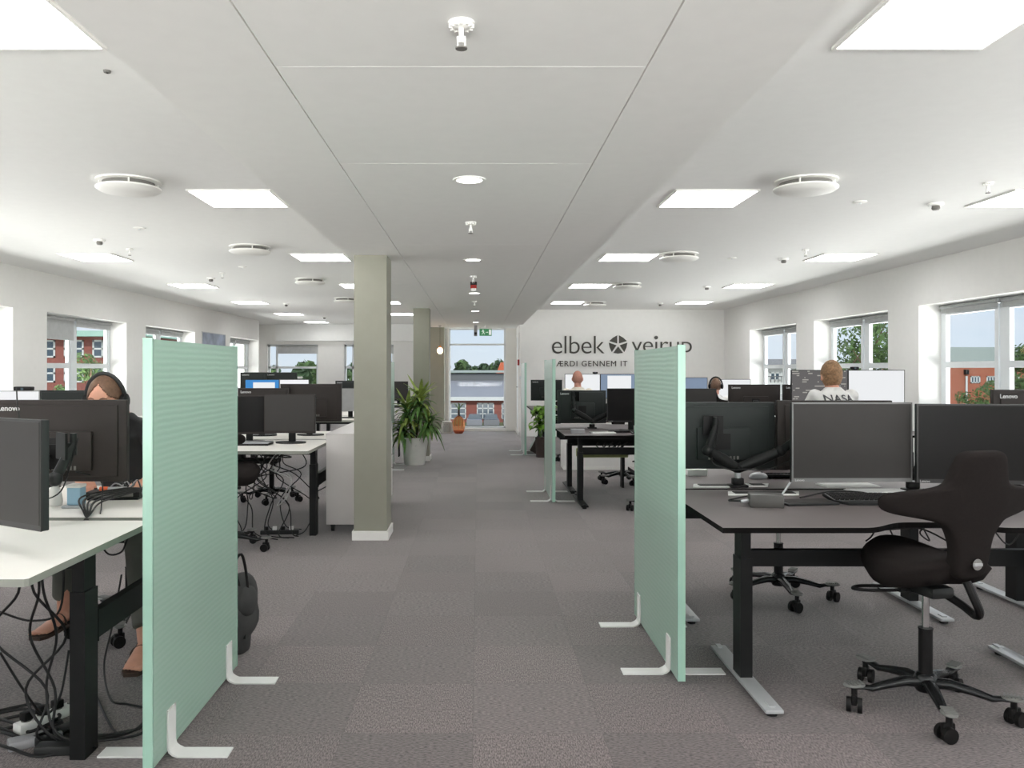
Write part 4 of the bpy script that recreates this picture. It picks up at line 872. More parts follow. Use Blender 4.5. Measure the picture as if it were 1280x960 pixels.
bm = B(); lathe(bm, [(.032, .37), (.026, .4), (.022, .5), (.028, .52), (.02, .52)], 20); obj('neck', bm, M['potdark'], t, 'dark brown neck')
bm = B()
for k in range(12):
    a = k*PI/6; tube(bm, [(.132*math.cos(a), .132*math.sin(a), .1), (.133*math.cos(a), .133*math.sin(a), .24), (.1*math.cos(a), .1*math.sin(a), .325), (.033*math.cos(a), .033*math.sin(a), .38)], .003, 6, 3)
obj('wire_cage', bm, M['terracotta'], t)
bm = B(); 
for k in range(8): blade(bm, (0, 0, .5), k*.8, .18, .28, .12, .03)
obj('dried_leaves', bm, M['leaf'], t, smooth=60)
t = thing('side_stand', 'thin dark table frame beside the leafy potted plant', 'stand', (X(508, 12.9)-.03, 13.1, 0)); bm = B()
for x in (-.11, .11): box(bm, x-.01, x+.01, -.01, .01, 0, .45)
box(bm, -.12, .12, -.01, .01, .42, .44); obj('frame', bm, M['blackmetal'], t, smooth=False); bm = B(); box(bm, -.13, .13, -.13, .13, .44, .455); obj('top', bm, M['blackmetal'], t, smooth=False)
for i, x in enumerate((-.11, .11)): bm = B(); box(bm, x-.01, x+.01, .1, .12, 0, .44); obj('rear_leg', bm, M['blackmetal'], t, smooth=False)

# -------------------------------------------------------------- things on the near right desks
def keyboard(lab, x, y, z, deg, w_=.44, d_=.15):
    def build():
        t = thing('keyboard', '', 'keyboard'); bm = B(); box(bm, -w_/2, w_/2, -d_/2, d_/2, 0.004, .018, rot=RX(.1), bev=.004); obj('body', bm, M['black'], t)
        bm = B(); box(bm, -w_/2+.008, w_/2-.008, -d_/2+.008, d_/2-.006, .0165, .0192, rot=RX(.1)); obj('deck', bm, M['purple'], t, smooth=False)
        bm = B()
        for r in range(6):
            for c in range(19):
                if c in (14, 18) and r == 0: continue
                x0 = -w_/2+.012+c*(w_-.02)/19; y0 = -d_/2+.012+r*(d_-.022)/6; box(bm, x0, x0+(w_-.02)/19-.0055, y0, y0+(d_-.022)/6-.007, .018, .027, rot=RX(.1))
        k = obj('keycaps', bm, M['keycap'], t, smooth=False); k['kind'] = 'stuff'
        for sx in (-1, 1): bm = B(); box(bm, sx*w_*.4-.012, sx*w_*.4+.012, d_/2-.02, d_/2-.01, 0, .018); obj('tilt_foot', bm, M['rubber'], t)
        return t
    return place('kb%.2f' % w_, build, lab, (x, y, z), math.radians(deg), 'keyboards')
keyboard('black keyboard with palm rest on the near right desk', X(1092, 4.0), 3.98, TD, -2, .46)
kb = PROTO['kb0.46']; bm = B(); prism(bm, [(-.19, -.07), (.14, -.07), (.2, 0), (-.23, 0)], .002, .014, T(0, -.075, 0)); obj('palm_rest', bm, M['darkgrey'], kb, 'dark grey palm rest')
keyboard('black keyboard on the desk behind the near right desk', X(1000, 4.85)-.02, 4.85, TD, 182, .44)
keyboard('black keyboard on the second right desk behind the near divider', X(815, 8.45), 8.45, D2, 0, .44)
t = thing('docking_station', 'grey docking box with sloping front on the near right desk', 'docking station', (X(957, 3.82), 3.82, TD), math.radians(-12))
bm = B(); box(bm, -.075, .075, -.05, .05, 0, .06, bev=.004); obj('body', bm, M['dockgrey'], t); bm = B(); box(bm, -.068, .068, .05, .053, .01, .05); obj('port_panel', bm, M['black'], t); bm = B(); cyl(bm, (-.075, 0, .025), (-.11, -.005, .02), .008); obj('plug', bm, M['silver'], t)
t = thing('slate_tablet', 'thin dark drawing slate beside the grey docking box', 'tablet', (X(1008, 3.9), 3.9, TD), math.radians(8)); bm = B(); box(bm, -.13, .13, -.07, .07, 0, .012, bev=.004); obj('body', bm, M['darkgrey'], t); bm = B(); box(bm, -.11, .11, -.055, .055, .012, .014); obj('surface', bm, M['screen2'], t, smooth=False)
t = thing('pen', 'pale pen standing in the grey docking box', 'pen', (X(975, 3.95), 3.95, TD+.02)); bm = B(); cyl(bm, (0, 0, 0), (.05, .0, .075), .005, seg=10); obj('barrel', bm, M['silver'], t); bm = B(); cyl(bm, (.05, 0, .075), (.054, 0, .082), .0035, seg=10); obj('tip', bm, M['black'], t)
def flap(lab, x, y, z, w_=.34):
    def build():
        t = thing('cable_port', '', 'cable port'); bm = B(); prism(bm, [(-w_/2, -.05), (w_/2-.04, -.05), (w_/2, .05), (-w_/2+.03, .05)], 0, .006); obj('frame', bm, M['white_metal'], t, smooth=False)
        bm = B(); box(bm, -w_/2+.045, w_/2-.045, -.028, .028, .006, .009); obj('brush_slot', bm, M['black'], t, smooth=False); return t
    return place('flap%.2f' % w_, build, lab, (x, y, z), 0, 'white cable ports set in desks')
flap('white cable port at the back of the near right desk, behind the docking box', X(955, 4.2), 4.2, TD, .40); flap('white cable port under the left leg of the V-shaped arm', X(895, 4.48), 4.48, TD, .28); flap('white cable port right of the V-shaped arm', X(945, 4.52), 4.5, TD, .16)
for i, (px, y, w_, dg) in enumerate(((1105, 4.28, .36, 0), (1060, 4.5, .3, 4), (1275, 4.22, .3, -3))):
    t = thing('paper_sheet', ('white paper pad under the gap between the near right screens', 'white paper behind the pale-bezelled screen', 'white papers on the desk right of the winged chair')[i], 'paper', (X(px, y), y, TD), math.radians(dg), 'papers on the right desks')
    for k in range(2): bm = B(); box(bm, -w_/2+.01*k, w_/2, -.07+.012*k, .07, .003*k, .003+.003*k); obj('sheet', bm, M['paper'], t, smooth=False)
t = thing('computer_mouse', 'pale grey computer mouse beside the far keyboard, right of the V-shaped arm', 'mouse', (X(948, 4.78), 4.78, TD)); bm = B(); ell(bm, (0, 0, .012), (.055, .033, .028)); bmesh.ops.bisect_plane(bm, geom=bm.verts[:]+bm.edges[:]+bm.faces[:], plane_co=(0, 0, 0), plane_no=(0, 0, -1), clear_outer=True); obj('shell', bm, M['silver'], t); bm = B(); cyl(bm, (.018, -.005, .036), (.018, .005, .036), .007); obj('wheel', bm, M['black'], t)
t = thing('white_box', 'small white box on the desk behind the monitor back, left of the V-shaped arm', 'box', (X(870, 4.95), 4.95, TD)); bm = B(); box(bm, -.06, .06, -.04, .04, 0, .035, bev=.003); obj('carton', bm, M['paper'], t); bm = B(); box(bm, -.061, .061, -.041, .041, .034, .037); obj('lid', bm, M['trim'], t)
t = thing('docking_station', 'small grey docking box on the second right desk', 'docking station', (X(722, 8.5), 8.5, D2)); bm = B(); box(bm, -.07, .07, -.05, .05, 0, .045, bev=.004); obj('body', bm, M['purple'], t); bm = B(); box(bm, -.06, .06, .05, .053, .01, .04); obj('port_panel', bm, M['black'], t)
t = thing('notepad', 'white notepad beside the small docking box on the second right desk', 'notepad', (X(752, 8.5), 8.5, D2)); bm = B(); box(bm, -.12, .14, -.06, .06, 0, .012, rot=RZ(.05)); obj('pages', bm, M['paper'], t, smooth=False); bm = B(); box(bm, -.122, -.1, -.06, .06, .0, .014, rot=RZ(.05)); obj('binding', bm, M['silver'], t, smooth=False)
t = thing('game_pad_tray', 'black tray at the foot of the dark monitor on the second right desk', 'tray', (X(775, 8.6), 8.6, D2)); bm = B(); box(bm, -.12, .12, -.04, .04, 0, .02, bev=.006); obj('body', bm, M['black'], t); bm = B(); box(bm, -.1, .1, -.03, .03, .02, .023); obj('mat', bm, M['darkgrey'], t)
t = thing('lime_box', 'lime green crate under the second right desk', 'crate', (X(752, 9.75), 9.72, 0)); bm = B(); box(bm, -.3, .3, -.08, .08, .36, .46, bev=.01); obj('cloth_bundle', bm, M['lime'], t)
for x in (-.24, .24): bm = B(); box(bm, x-.012, x+.012, -.06, .06, 0, .37); obj('trestle', bm, M['blackmetal'], t, smooth=False)
# things on the left desks
t = thing('spray_bottle', 'white spray bottle on the woman\'s desk', 'spray bottle', (X(69, 3.85), 3.85, TD)); bm = B(); lathe(bm, [(.0001, 0), (.032, 0), (.034, .02), (.026, .07), (.016, .09), (.014, .1)], 24); obj('body', bm, M['pot'], t, smooth=60); bm = B(); lathe(bm, [(.016, .098), (.016, .12), (.008, .125), (.0001, .125)], 16); box(bm, -.008, .05, -.009, .009, .118, .14, bev=.004); obj('spray_head', bm, M['pot'], t); bm = B(); box(bm, .02, .027, -.005, .005, .085, .12); obj('trigger', bm, M['sensor'], t)
t = thing('wipes_tub', 'pale blue tub of wipes on the woman\'s desk', 'tub', (X(93, 3.78), 3.8, TD)); bm = B(); box(bm, -.032, .032, -.03, .03, 0.012, .095, bev=.006); obj('tub', bm, M['blue'], t); bm = B(); box(bm, -.034, .034, -.032, .032, .092, .108, bev=.005); obj('lid', bm, M['pot'], t); bm = B(); box(bm, -.05, .06, -.045, .04, 0, .012, bev=.004); obj('tray', bm, M['silver'], t)
t = thing('docking_station', 'black docking station heaped with cables on the woman\'s desk', 'docking station', (X(145, 4.05), 4.05, TD), .1); bm = B(); box(bm, -.13, .13, -.06, .06, 0.012, .04, bev=.005); obj('body', bm, M['black'], t); bm = B(); box(bm, -.1, .1, -.065, -.06, .018, .034); obj('port_strip', bm, M['sensor'], t); bm = B(); box(bm, -.12, .12, -.05, .05, 0, .013); obj('rubber_base', bm, M['rubber'], t)
t = thing('marker_pen', 'orange-ended grey marker on the black docking station', 'marker', (X(140, 4.05), 4.02, TD+.052)); bm = B(); cyl(bm, (-.045, 0, 0), (-.005, 0, 0), .012, seg=16); obj('cap', bm, M['orange'], t, 'orange cap'); bm = B(); cyl(bm, (-.005, 0, 0), (.09, .01, 0), .0105, seg=16); obj('barrel', bm, M['silver'], t)
t = thing('computer_mouse', 'dark computer mouse under the woman\'s left hand', 'mouse', (X(112, 4.3), 4.3, TD)); bm = B(); ell(bm, (0, 0, .0), (.034, .055, .038)); bmesh.ops.bisect_plane(bm, geom=bm.verts[:]+bm.edges[:]+bm.faces[:], plane_co=(0, 0, 0), plane_no=(0, 0, -1), clear_outer=True); obj('shell', bm, M['darkgrey'], t); bm = B(); cyl(bm, (-.005, .02, .036), (.005, .02, .036), .007); obj('wheel', bm, M['black'], t)
t = thing('laptop_dock', 'dark laptop closed flat near the second left screens', 'laptop', (X(306, 6.7), 6.95, TD)); bm = B(); box(bm, -.15, .15, -.1, .1, 0, .018, bev=.004); obj('base', bm, M['darkgrey'], t); bm = B(); box(bm, -.15, .15, -.1, .1, .018, .026, bev=.003); obj('lid', bm, M['silver'], t)
t = thing('small_camera', 'small dark camera on top of the white-faced left monitor', 'camera', (X(30, 7.2), 7.2, TD+.125+.33)); bm = B(); box(bm, -.08, .08, -.03, .03, -.03+.03, .035, bev=.008); obj('body', bm, M['black'], t); bm = B(); cyl(bm, (0, -.03, .015), (0, -.036, .015), .012); obj('lens', bm, M['bglass'], t)
t = thing('window_vase', 'small pale vase below the far left window', 'vase', (X(375, 15.2), 15.2, TD)); bm = B(); lathe(bm, [(.0001, 0), (.05, 0), (.06, .2), (.04, .45), (.045, .5), (.03, .5)], 20); obj('body', bm, M['bgrey'], t); bm = B(); lathe(bm, [(.046, .48), (.052, .49), (.046, .51)], 20); obj('rim', bm, M['pot'], t)

# -------------------------------------------------------------- bag, cables
t = thing('backpack', 'dark grey bag slumped on the floor behind the left foreground divider', 'bag', (-1.165, 4.02, 0))
bm = B(); v = ell(bm, (0, 0, .2), (.075, .12, .2), 24, 16)
for q in bm.verts:
    n = noise.noise(q.co*9)*.03; q.co += Vector((n, n, 0))
    if q.co.z < .1: q.co.x *= .85
    q.co.z = max(q.co.z, .004)
obj('body', bm, M['bag'], t, smooth=80); bm = B(); ell(bm, (.035, -.03, .27), (.05, .09, .08)); obj('flap_pocket', bm, M['bag'], t)
bm = B(); tube(bm, [(0.02, -.05, .3), (.0, -.1, .46), (.03, -.08, .5), (.05, -.05, .3), (.04, -.08, .1)], .007, 8); obj('strap', bm, M['black'], t)
cab_n = {}
def cable(lab, pts, r=.0045, m='cable', grp='loose cables'):
    bm = B(); tube(bm, pts, r, 8, 7); o = obj('cable', bm, M[m], None); p0 = Vector(pts[0]); return tag(o, lab, 'cable', grp)
L = -1.9
lc = 'black cable hanging from the near left desk to the floor'
for k, (x, sw) in enumerate(((X(10, 2.9), .12), (X(30, 2.9), -.1), (X(36, 2.9), .05), (X(42, 2.9), -.03))):
    cable(('leftmost', 'second', 'third', 'rightmost')[k]+' of four black cables hanging under the near left desk', [(x, 2.95, TD-.03), (x+.02, 2.93, .6), (x-sw, 3.0, .42), (x+sw*.6, 3.02, .22), (x+.05, 3.0, .05), (x+.12+.05*k, 3.1, .008), (x+.3, 3.12+.05*k, .006)], .005, grp='hanging cables under the near left desk')
cable('black cable swinging low between the left desk legs', [(X(0, 3.2), 3.2, .45), (X(40, 3.2), 3.2, .415), (X(75, 3.2), 3.2, .46), (X(80, 3.2), 3.2, .7)])
cable('black cable looping over the floor left of the desk leg', [(X(0, 3.0), 3.0, .36), (X(30, 3.05), 3.05, .2), (X(55, 3.1), 3.1, .09), (X(75, 3.15), 3.15, .14), (X(86, 3.2), 3.2, .3)])
cable('long black cable snaking down between chair and left divider', [(X(152, 3.9), 3.9, .42), (X(140, 3.8), 3.8, .2), (X(130, 3.7), 3.7, .06), (X(138, 3.45), 3.45, .008), (X(160, 3.4), 3.4, .006), (X(182, 3.35), 3.35, .006), (X(176, 3.2), 3.2, .006), (X(150, 3.12), 3.12, .006), (X(134, 3.25), 3.25, .006), (X(120, 3.5), 3.5, .006)])
cable('curved black cable beside the woman\'s knee', [(X(128, 3.9), 3.9, .72), (X(124, 3.9), 3.9, .6), (X(135, 3.9), 3.9, .52), (X(152, 3.9), 3.9, .53), (X(160, 3.88), 3.88, .6), (X(176, 3.8), 3.8, .68)])
for k, (x0, y0, dx) in enumerate(((X(5, 3.2), 3.2, .3), (X(10, 3.3), 3.3, .25), (X(0, 3.1), 3.1, .35), (X(-5, 3.25), 3.25, .3))):
    cable('black cable lying coiled by the power strips on the left floor', [(x0-.1, y0, .006), (x0+.05, y0+.1, .007), (x0+dx*.6, y0+.02, .01), (x0+dx, y0-.08, .03), (x0+dx*.7, y0-.16, .007), (x0+.1, y0-.12, .02), (x0-.05, y0-.03, .008)], .006, grp='floor cable coils on the left')
t = thing('power_strip', 'white multi-socket power strip on the floor left of the desk leg', 'power strip', (X(58, 3.22), 3.25, 0), math.radians(62)); bm = B(); box(bm, -.14, .14, -.025, .025, 0, .04, bev=.005); obj('body', bm, M['white_metal'], t); bm = B()
for k in range(4): cyl(bm, (-.1+.065*k, 0, .04), (-.1+.065*k, 0, .043), .019)
obj('socket', bm, M['sensor'], t)
for k in range(3): bm = B(); box(bm, -.118+.065*k, -.082+.065*k, -.018, .018, .043, .075, bev=.004); obj('plug', bm, M['black'], t)
for i, (px, y, dg) in enumerate(((44, 3.05, 35), (72, 3.1, 60), (78, 2.98, 5))):
    t = thing('power_brick', ('silver-grey power adapter in front of the white power strip', 'tilted grey power adapter touching the left desk leg', 'flat grey power adapter at the foot of the left desk leg')[i], 'power adapter', (X(px, y), y, 0), math.radians(dg), 'power adapters on the left floor'); bm = B(); box(bm, -.09, .09, -.03, .03, 0, .036, bev=.007); obj('body', bm, M['purple' if i == 0 else 'darkgrey'], t); bm = B(); cyl(bm, (.09, 0, .018), (.12, 0, .018), .006); obj('strain_relief', bm, M['black'], t)
# cables on the woman's desk, dropping through the slot
for k in range(5):
    cable('black cable arching from the black docking station into the desk slot', [(X(176, 4.0), 4.0+.01*k, TD+.05), (X(160, 3.95), 3.9, TD+.04+.008*k), (X(130-6*k, 3.75), 3.72, TD+.035+.006*k), (X(112-2*k, 3.55), 3.56, TD+.012), (X(98+5*k, 3.5), 3.495, TD-.06), (X(98+5*k, 3.5), 3.5, .5)], .004+.001*(k % 2), grp='cables over the desk slot')
for k in range(4): cable('tangled thin cable on top of the black docking station', [(X(130+8*k, 4.0), 4.0, TD+.02), (X(140+7*k, 4.05), 4.08, TD+.07+.005*k), (X(160, 4.0), 4.0+.02*k, TD+.06), (X(172, 4.1), 4.1, TD+.085), (X(178, 4.0), 4.0, TD+.03)], .0035, m='cable' if k % 2 else 'purple', grp='tangle on the black docking station')
cable('thin cable drooping down the back of the wide black left monitor', [(X(15, 3.62), 3.655, 1.32), (X(20, 3.6), 3.62, 1.2), (X(26, 3.6), 3.64, 1.1)], .003)
cable('thin white cable by the spray bottle', [(X(112, 3.5), 3.6, TD+.005), (X(100, 3.5), 3.7, TD+.03), (X(92, 3.5), 3.75, TD+.13), (X(80, 3.5), 3.6, TD+.19)], .003)
# cables under the near right desk
for k, pts in enumerate((
    [(X(1020, 3.75), 3.75, TD-.03), (X(1050, 3.72), 3.72, .665), (X(1110, 3.75), 3.75, .665), (X(1150, 3.8), 3.8, .66), (X(1185, 3.8), 3.8, .6)],
    [(X(1100, 4.0), 4.0, TD-.03), (X(1112, 4.0), 4.0, .62), (X(1120, 4.0), 4.0, .57), (X(1140, 4.1), 4.1, .5)],
    [(X(1098, 3.9), 3.9, TD-.03), (X(1092, 3.9), 3.9, .62), (X(1082, 3.9), 3.9, .58)],
    [(X(1140, 4.2), 4.2, .72), (X(1152, 4.2), 4.2, .6), (X(1162, 4.2), 4.2, .52), (X(1150, 4.18), 4.18, .57), (X(1175, 4.2), 4.2, .62), (X(1190, 4.2), 4.2, .57)],
    [(X(1232, 4.2), 4.2, .66), (X(1245, 4.2), 4.2, .56), (X(1262, 4.2), 4.2, .5), (X(1280, 4.2), 4.2, .6), (X(1290, 4.2), 4.2, .7)],
    [(X(984, 4.4), 4.4, TD-.03), (X(990, 4.4), 4.4, .67), (X(1000, 4.4), 4.4, .62), (X(1012, 4.45), 4.45, .55)])):
    cable(('long black cable sagging under the front edge of the near right desk', 'black cable hanging above the saddle seat', 'thin cable dropping left of the saddle seat', 'tangled cables right of centre under the near right desk', 'cable loop under the desk at the right edge', 'thin cable hanging by the chrome post under the near right desk')[k], pts, .004)
cable('black cable lying across the near right desk behind the keyboard', [(X(1000, 4.05), 4.05, TD+.005), (X(1040, 4.15), 4.15, TD+.02), (X(1080, 4.1), 4.12, TD+.02), (X(1095, 4.05), 4.05, TD+.012)], .004)
cable('black cable from the docking box towards the cable port', [(X(925, 3.85), 3.85, TD+.02), (X(915, 3.9), 3.95, TD+.008), (X(940, 4.05), 4.08, TD+.01), (X(960, 4.15), 4.15, TD+.012)], .004)
# cable nest under second left desk
rr = random.Random(11)
for k in range(14):
    x0 = X(rr.uniform(315, 385), 6.9); x1 = X(rr.uniform(300, 385), 6.9); y0 = rr.uniform(6.7, 7.2)
    z1 = rr.choice((.05, .03, .3)); xm = (x0+x1)/2
    pts = [(x0, y0, TD-.06), (x0+rr.uniform(-.1, .1), y0, .58), (xm+rr.uniform(-.2, .2), y0, .48), (x1+rr.uniform(-.1, .1), y0+.1, .26), (x1, y0, z1+.005), (x1+rr.uniform(-.25, .25), y0-.05, .008 if z1 < .2 else .4)]
    cable('black cable in the tangle hanging under the second left desk', pts, .0048, 'cablew' if k % 5 == 4 else 'cable', grp='cable tangle under the second left desk')
t = thing('power_strip', 'power strip on the floor under the second left desk', 'power strip', (X(348, 6.9), 6.95, 0), .1); bm = B(); box(bm, -.16, .16, -.03, .03, 0, .035, bev=.005); obj('body', bm, M['darkgrey'], t)
for k in range(4): bm = B(); box(bm, -.13+.07*k, -.095+.07*k, -.018, .018, .035, .065, bev=.004); obj('plug', bm, M['white_metal' if k % 2 else 'black'], t)
t = thing('cable_spine', 'black cable basket under the second left desk top', 'cable basket', (-2.0, 7.0, 0)); bm = B(); box(bm, -.25, .3, -.08, .08, .6, .64, bev=.01); box(bm, -.1, .0, -.06, .06, .56, .7, bev=.01); obj('basket', bm, M['black'], t)
for x in (-.2, .25): bm = B(); box(bm, x-.008, x+.008, -.008, .008, .62, .737); obj('hanger', bm, M['black'], t)
for k in range(5): cable('black cable hanging in a bunch under the second right desk', [(1.3+.08*k, 8.8, .62), (1.28+.07*k, 8.8, .58), (1.34+.05*k, 8.8, .55), (1.4+.05*k, 8.8, .6)], .006, grp='cables under the second right desk')

# ================================================================== PEOPLE
def person(name_lab, loc, rz, seat, lean, shirt, legs, head_fwd=.0, hands=None, hair='short', hairm='hair_blond', skin='skin', nod=0.0, feet=None, turn=0.0, sleeve='short', barefoot=False, hs=1.0, hdz=.145):
    """seated figure facing +y, hips over the origin; one continuous body, clothes and hair as parts"""
    t = thing('person', name_lab, 'person', loc, rz); V = Vector
    hip = V((0, 0, seat+.09)); chest = hip+V((0, lean*.32, .32)); neck = hip+V((0, lean*.5+.01, .50)); head = neck+V((0, lean*.16+head_fwd+.02, hdz))
    sh = [neck+V((s*.165, -.005, -.065)) for s in (-1, 1)]
    hands = hands or [V((-.2, .48, seat+.30)), V((.2, .48, seat+.30))]; hands = [V(h) for h in hands]
    elb = []
    for s, a, h in zip((-1, 1), sh, hands):
        mid = (a+h)/2; elb.append(V((mid.x+s*.07, mid.y-.05, min(mid.z-.09, a.z-.22))))
    feet = feet or [V((-.16, .42, .05)), V((.16, .42, .05))]; feet = [V(f) for f in feet]
    knees = []
    for s, f in zip((-1, 1), feet):
        hj = hip+V((s*.09, .02, -.02)); knees.append(V((s*.17, min(.44, .40), seat+.06)))
    def torso(bm, g=0):
        rings(bm, [hip+V((0, 0, -.09)), hip, hip.lerp(chest, .4), hip.lerp(chest, .8), chest+V((0, 0, .06)), neck+V((0, 0, -.06)), neck+V((0, 0, -.02)), neck+V((0, 0, .015))], [(.10+g, .08+g), (.165+g, .12+g), (.14+g, .105+g), (.155+g, .112+g), (.17+g, .108+g), (.145+g, .08+g), (.095+g, .065+g), (.056+g, .056+g)], 20, up=(0, 1, 0))
    def uparm(bm, i, g=0, f=1.0):
        a, e = sh[i], elb[i]; capsule(bm, [a, a.lerp(e, .5*f), a.lerp(e, f)], [.056+g, .046+g, .04+g+(.004 if f < 1 else 0)], 14)
    body = B(); torso(body)
    rings(body, [neck+V((0, -.01, -.07)), neck, head+V((0, -.015, -.06))], [.062, .054, .052], 16)
    for i in (0, 1):
        s = (-1, 1)[i]; uparm(body, i); e, h = elb[i], hands[i]; d = (h-e).normalized()
        wr = h-d*.09; capsule(body, [e, e.lerp(wr, .35), wr], [.04, .041, .027], 14)
        # palm and fingers
        side = V((0, 0, 1)).cross(d).normalized(); pc = wr+d*.05
        rings(body, [wr, wr+d*.03, wr+d*.085], [(.026, .018), (.038, .015), (.041, .013)], 12)
        for q, L in zip((-1.5, -.5, .5, 1.5), (.062, .074, .07, .055)):
            b0 = wr+d*.082+side*q*.0195; f1 = b0+d*L*.5+V((0, 0, .004)); f2 = b0+d*L*.85+V((0, 0, -.014)); f3 = b0+d*L+V((0, 0, -.028)); capsule(body, [b0-d*.01, f1, f2, f3], [.0095, .009, .008, .0072], 8)
        inn = side*(-s if side.x > 0 else s); b0 = wr+d*.02+inn*.026; capsule(body, [b0, b0+d*.03+inn*.022, b0+d*.058+inn*.026-V((0, 0, .01))], [.012, .0105, .009], 8)
        hj = hip+V((s*.09, .02, -.03)); k_ = knees[i]; f = feet[i]; ank = f+V((0, -.03, .03))
        capsule(body, [hj, hj.lerp(k_, .5), k_], [.088, .072, .055], 16); capsule(body, [k_, k_.lerp(ank, .35), ank], [.052, .05, .033], 16)
        fd = V((s*.15, 1, 0)).normalized(); rings(body, [f+fd*-.06+V((0, 0, -.01)), f+V((0, 0, .0)), f+fd*.08+V((0, 0, -.018)), f+fd*.135+V((0, 0, -.026)), f+fd*.152+V((0, 0, -.028))], [(.026, .026), (.034, .034), (.042, .024), (.046, .016), (.042, .011)], 14)
        if barefoot:
            for q in range(5): b0 = f+fd*(.148-.005*q)+V((0, 0, -.03))+fd.cross(V((0, 0, 1)))*(-s)*(.036-.0185*q)*-1; capsule(body, [b0, b0+fd*.034], [.0105-.0012*q]*2, 10)
    # head, sculpted with skull, jaw, nose, ears, brow and chin
    HM = T(*head) @ RZ(turn) @ RX(-nod) @ Matrix.Scale(hs, 4); hb = B(); v = ell(hb, (0, 0, 0), (.076, .096, .116), 32, 24)
    for q in v:
        z = q.co.z
        if z < -.01:
            k = min(1, (-.01-z)/.105); q.co.x *= 1-(.26 if q.co.y > 0 else .26*max(0, 1+q.co.y/.05))*k; 
            if q.co.y < 0: q.co.y *= 1-.42*k
            else: q.co.y *= 1-.04*k
        if q.co.y > .05 and abs(z-.005) < .022 and .015 < abs(q.co.x) < .05: q.co.y -= .009
    ell(hb, (0, .082, -.088), (.026, .018, .018), 12, 8); rings(hb, [(0, .088, .012), (0, .1, -.012), (0, .113, -.034), (0, .1, -.044)], [(.007, .007), (.009, .01), (.0155, .012), (.012, .006)], 10, up=(0, 1, 0))
    for s in (-1, 1): ell(hb, (s*.079, -.006, -.012), (.009, .02, .032), 12, 10, rot=RZ(s*-.35)); ell(hb, (s*.03, .083, .026), (.022, .008, .005), 10, 6); ell(hb, (s*.042, .06, -.03), (.026, .025, .02), 10, 8)
    xf(hb, HM); me = bpy.data.meshes.new('x'); hb.to_mesh(me); hb.free(); body.from_mesh(me); bpy.data.meshes.remove(me)
    bo = obj('body', body, M[skin], t, smooth=180); md = bo.modifiers.new('r', 'REMESH'); md.mode = 'VOXEL'; md.voxel_size = .0055; md.use_smooth_shade = True; md = bo.modifiers.new('s', 'SMOOTH'); md.iterations = 3; md.factor = .5
    # eyes, lips
    for s in (-1, 1):
        bm = B(); ell(bm, (s*.031, .0795, .004), (.0135, .0105, .0085), 14, 10); xf(bm, HM); eo = obj('eye', bm, M['teeth'], t, smooth=180); bm = B(); ell(bm, (s*.031, .0885, .004), (.006, .0022, .006), 12, 8); xf(bm, HM); obj('iris', bm, M['iris'], eo)
        bm = B(); rings(bm, [(s*.014, .092, .022), (s*.03, .0925, .028), (s*.046, .082, .022)], [(.003, .002), (.004, .003), (.002, .002)], 8); xf(bm, HM); obj('eyebrow', bm, M[hairm], t)
    bm = B(); rings(bm, [(-.024, .083, -.062), (-.01, .0925, -.058), (0, .0945, -.06), (.01, .0925, -.058), (.024, .083, -.062)], [.002, .006, .0065, .006, .002], 8); xf(bm, HM); obj('lips', bm, M['lips'], t)
    # clothes
    bm = B(); torso(bm, .013)
    for i in (0, 1): uparm(bm, i, .014, .56)
    so = obj('shirt', bm, M[shirt], t, smooth=180); md = so.modifiers.new('r', 'REMESH'); md.mode = 'VOXEL'; md.voxel_size = .009; md.use_smooth_shade = True; md = so.modifiers.new('s', 'SMOOTH'); md.iterations = 4; md.factor = .6
    bm = B(); rings(bm, [hip+V((0, 0, -.12)), hip+V((0, 0, .0)), hip+V((0, 0, .06))], [(.12, .09), (.182, .135), (.172, .128)], 18, up=(0, 1, 0))
    for i in (0, 1):
        s = (-1, 1)[i]; hj = hip+V((s*.09, .02, -.03)); k_ = knees[i]; ank = feet[i]+V((0, -.03, .1))
        capsule(bm, [hj, hj.lerp(k_, .5), k_], [.104, .086, .07], 16); rings(bm, [k_, k_.lerp(ank, .5), ank], [.068, .066, .056], 16)
    po = obj('trousers', bm, M[legs], t, smooth=180); md = po.modifiers.new('r', 'REMESH'); md.mode = 'VOXEL'; md.voxel_size = .01; md.use_smooth_shade = True; md = po.modifiers.new('s', 'SMOOTH'); md.iterations = 4; md.factor = .6
    # hair
    bm = B(); v = ell(bm, (0, -.004, .006 if hair != 'buzz' else .002), (.083, .102, .118) if hair != 'buzz' else (.078, .0955, .1165), 72, 54)
    rr = random.Random(5)
    def keep(c):
        if hair == 'buzz': return c.z > .035 or (c.y < .01 and c.z > -.06)
        if hair == 'parted': return not (c.y > .015 and c.z < .098-1.15*abs(c.x)) and not (c.y > .05 and c.z < .02) and (c.z > -.06 or c.y < -.03) and not (abs(c.x) > .05 and c.z < .0 and c.y > .0)
        return (c.z > .055) or (c.y < .02 and c.z > -.085) or (c.y < .06 and c.z > .02)
    fs = [f for f in bm.faces if not keep(f.calc_center_median())]; bmesh.ops.delete(bm, geom=fs, context='FACES')
    for q in bm.verts:
        if hair == 'short': q.co *= 1.03+.05*noise.noise(q.co*38)+.04*max(0, q.co.z/.1)
        if hair == 'parted': q.co *= 1.0+.012*noise.noise(Vector((q.co.x*60, q.co.y*15, q.co.z*15))); 
    xf(bm, HM); ho = obj('hair', bm, M[hairm], t, smooth=180); md = ho.modifiers.new('d', 'SOLIDIFY'); md.thickness = .008 if hair != 'buzz' else .003; md.offset = -1
    if hair == 'parted': bm = B(); ell(bm, (0, -.118, .02), (.035, .03, .035)); xf(bm, HM); obj('hair_bun', bm, M[hairm], t)
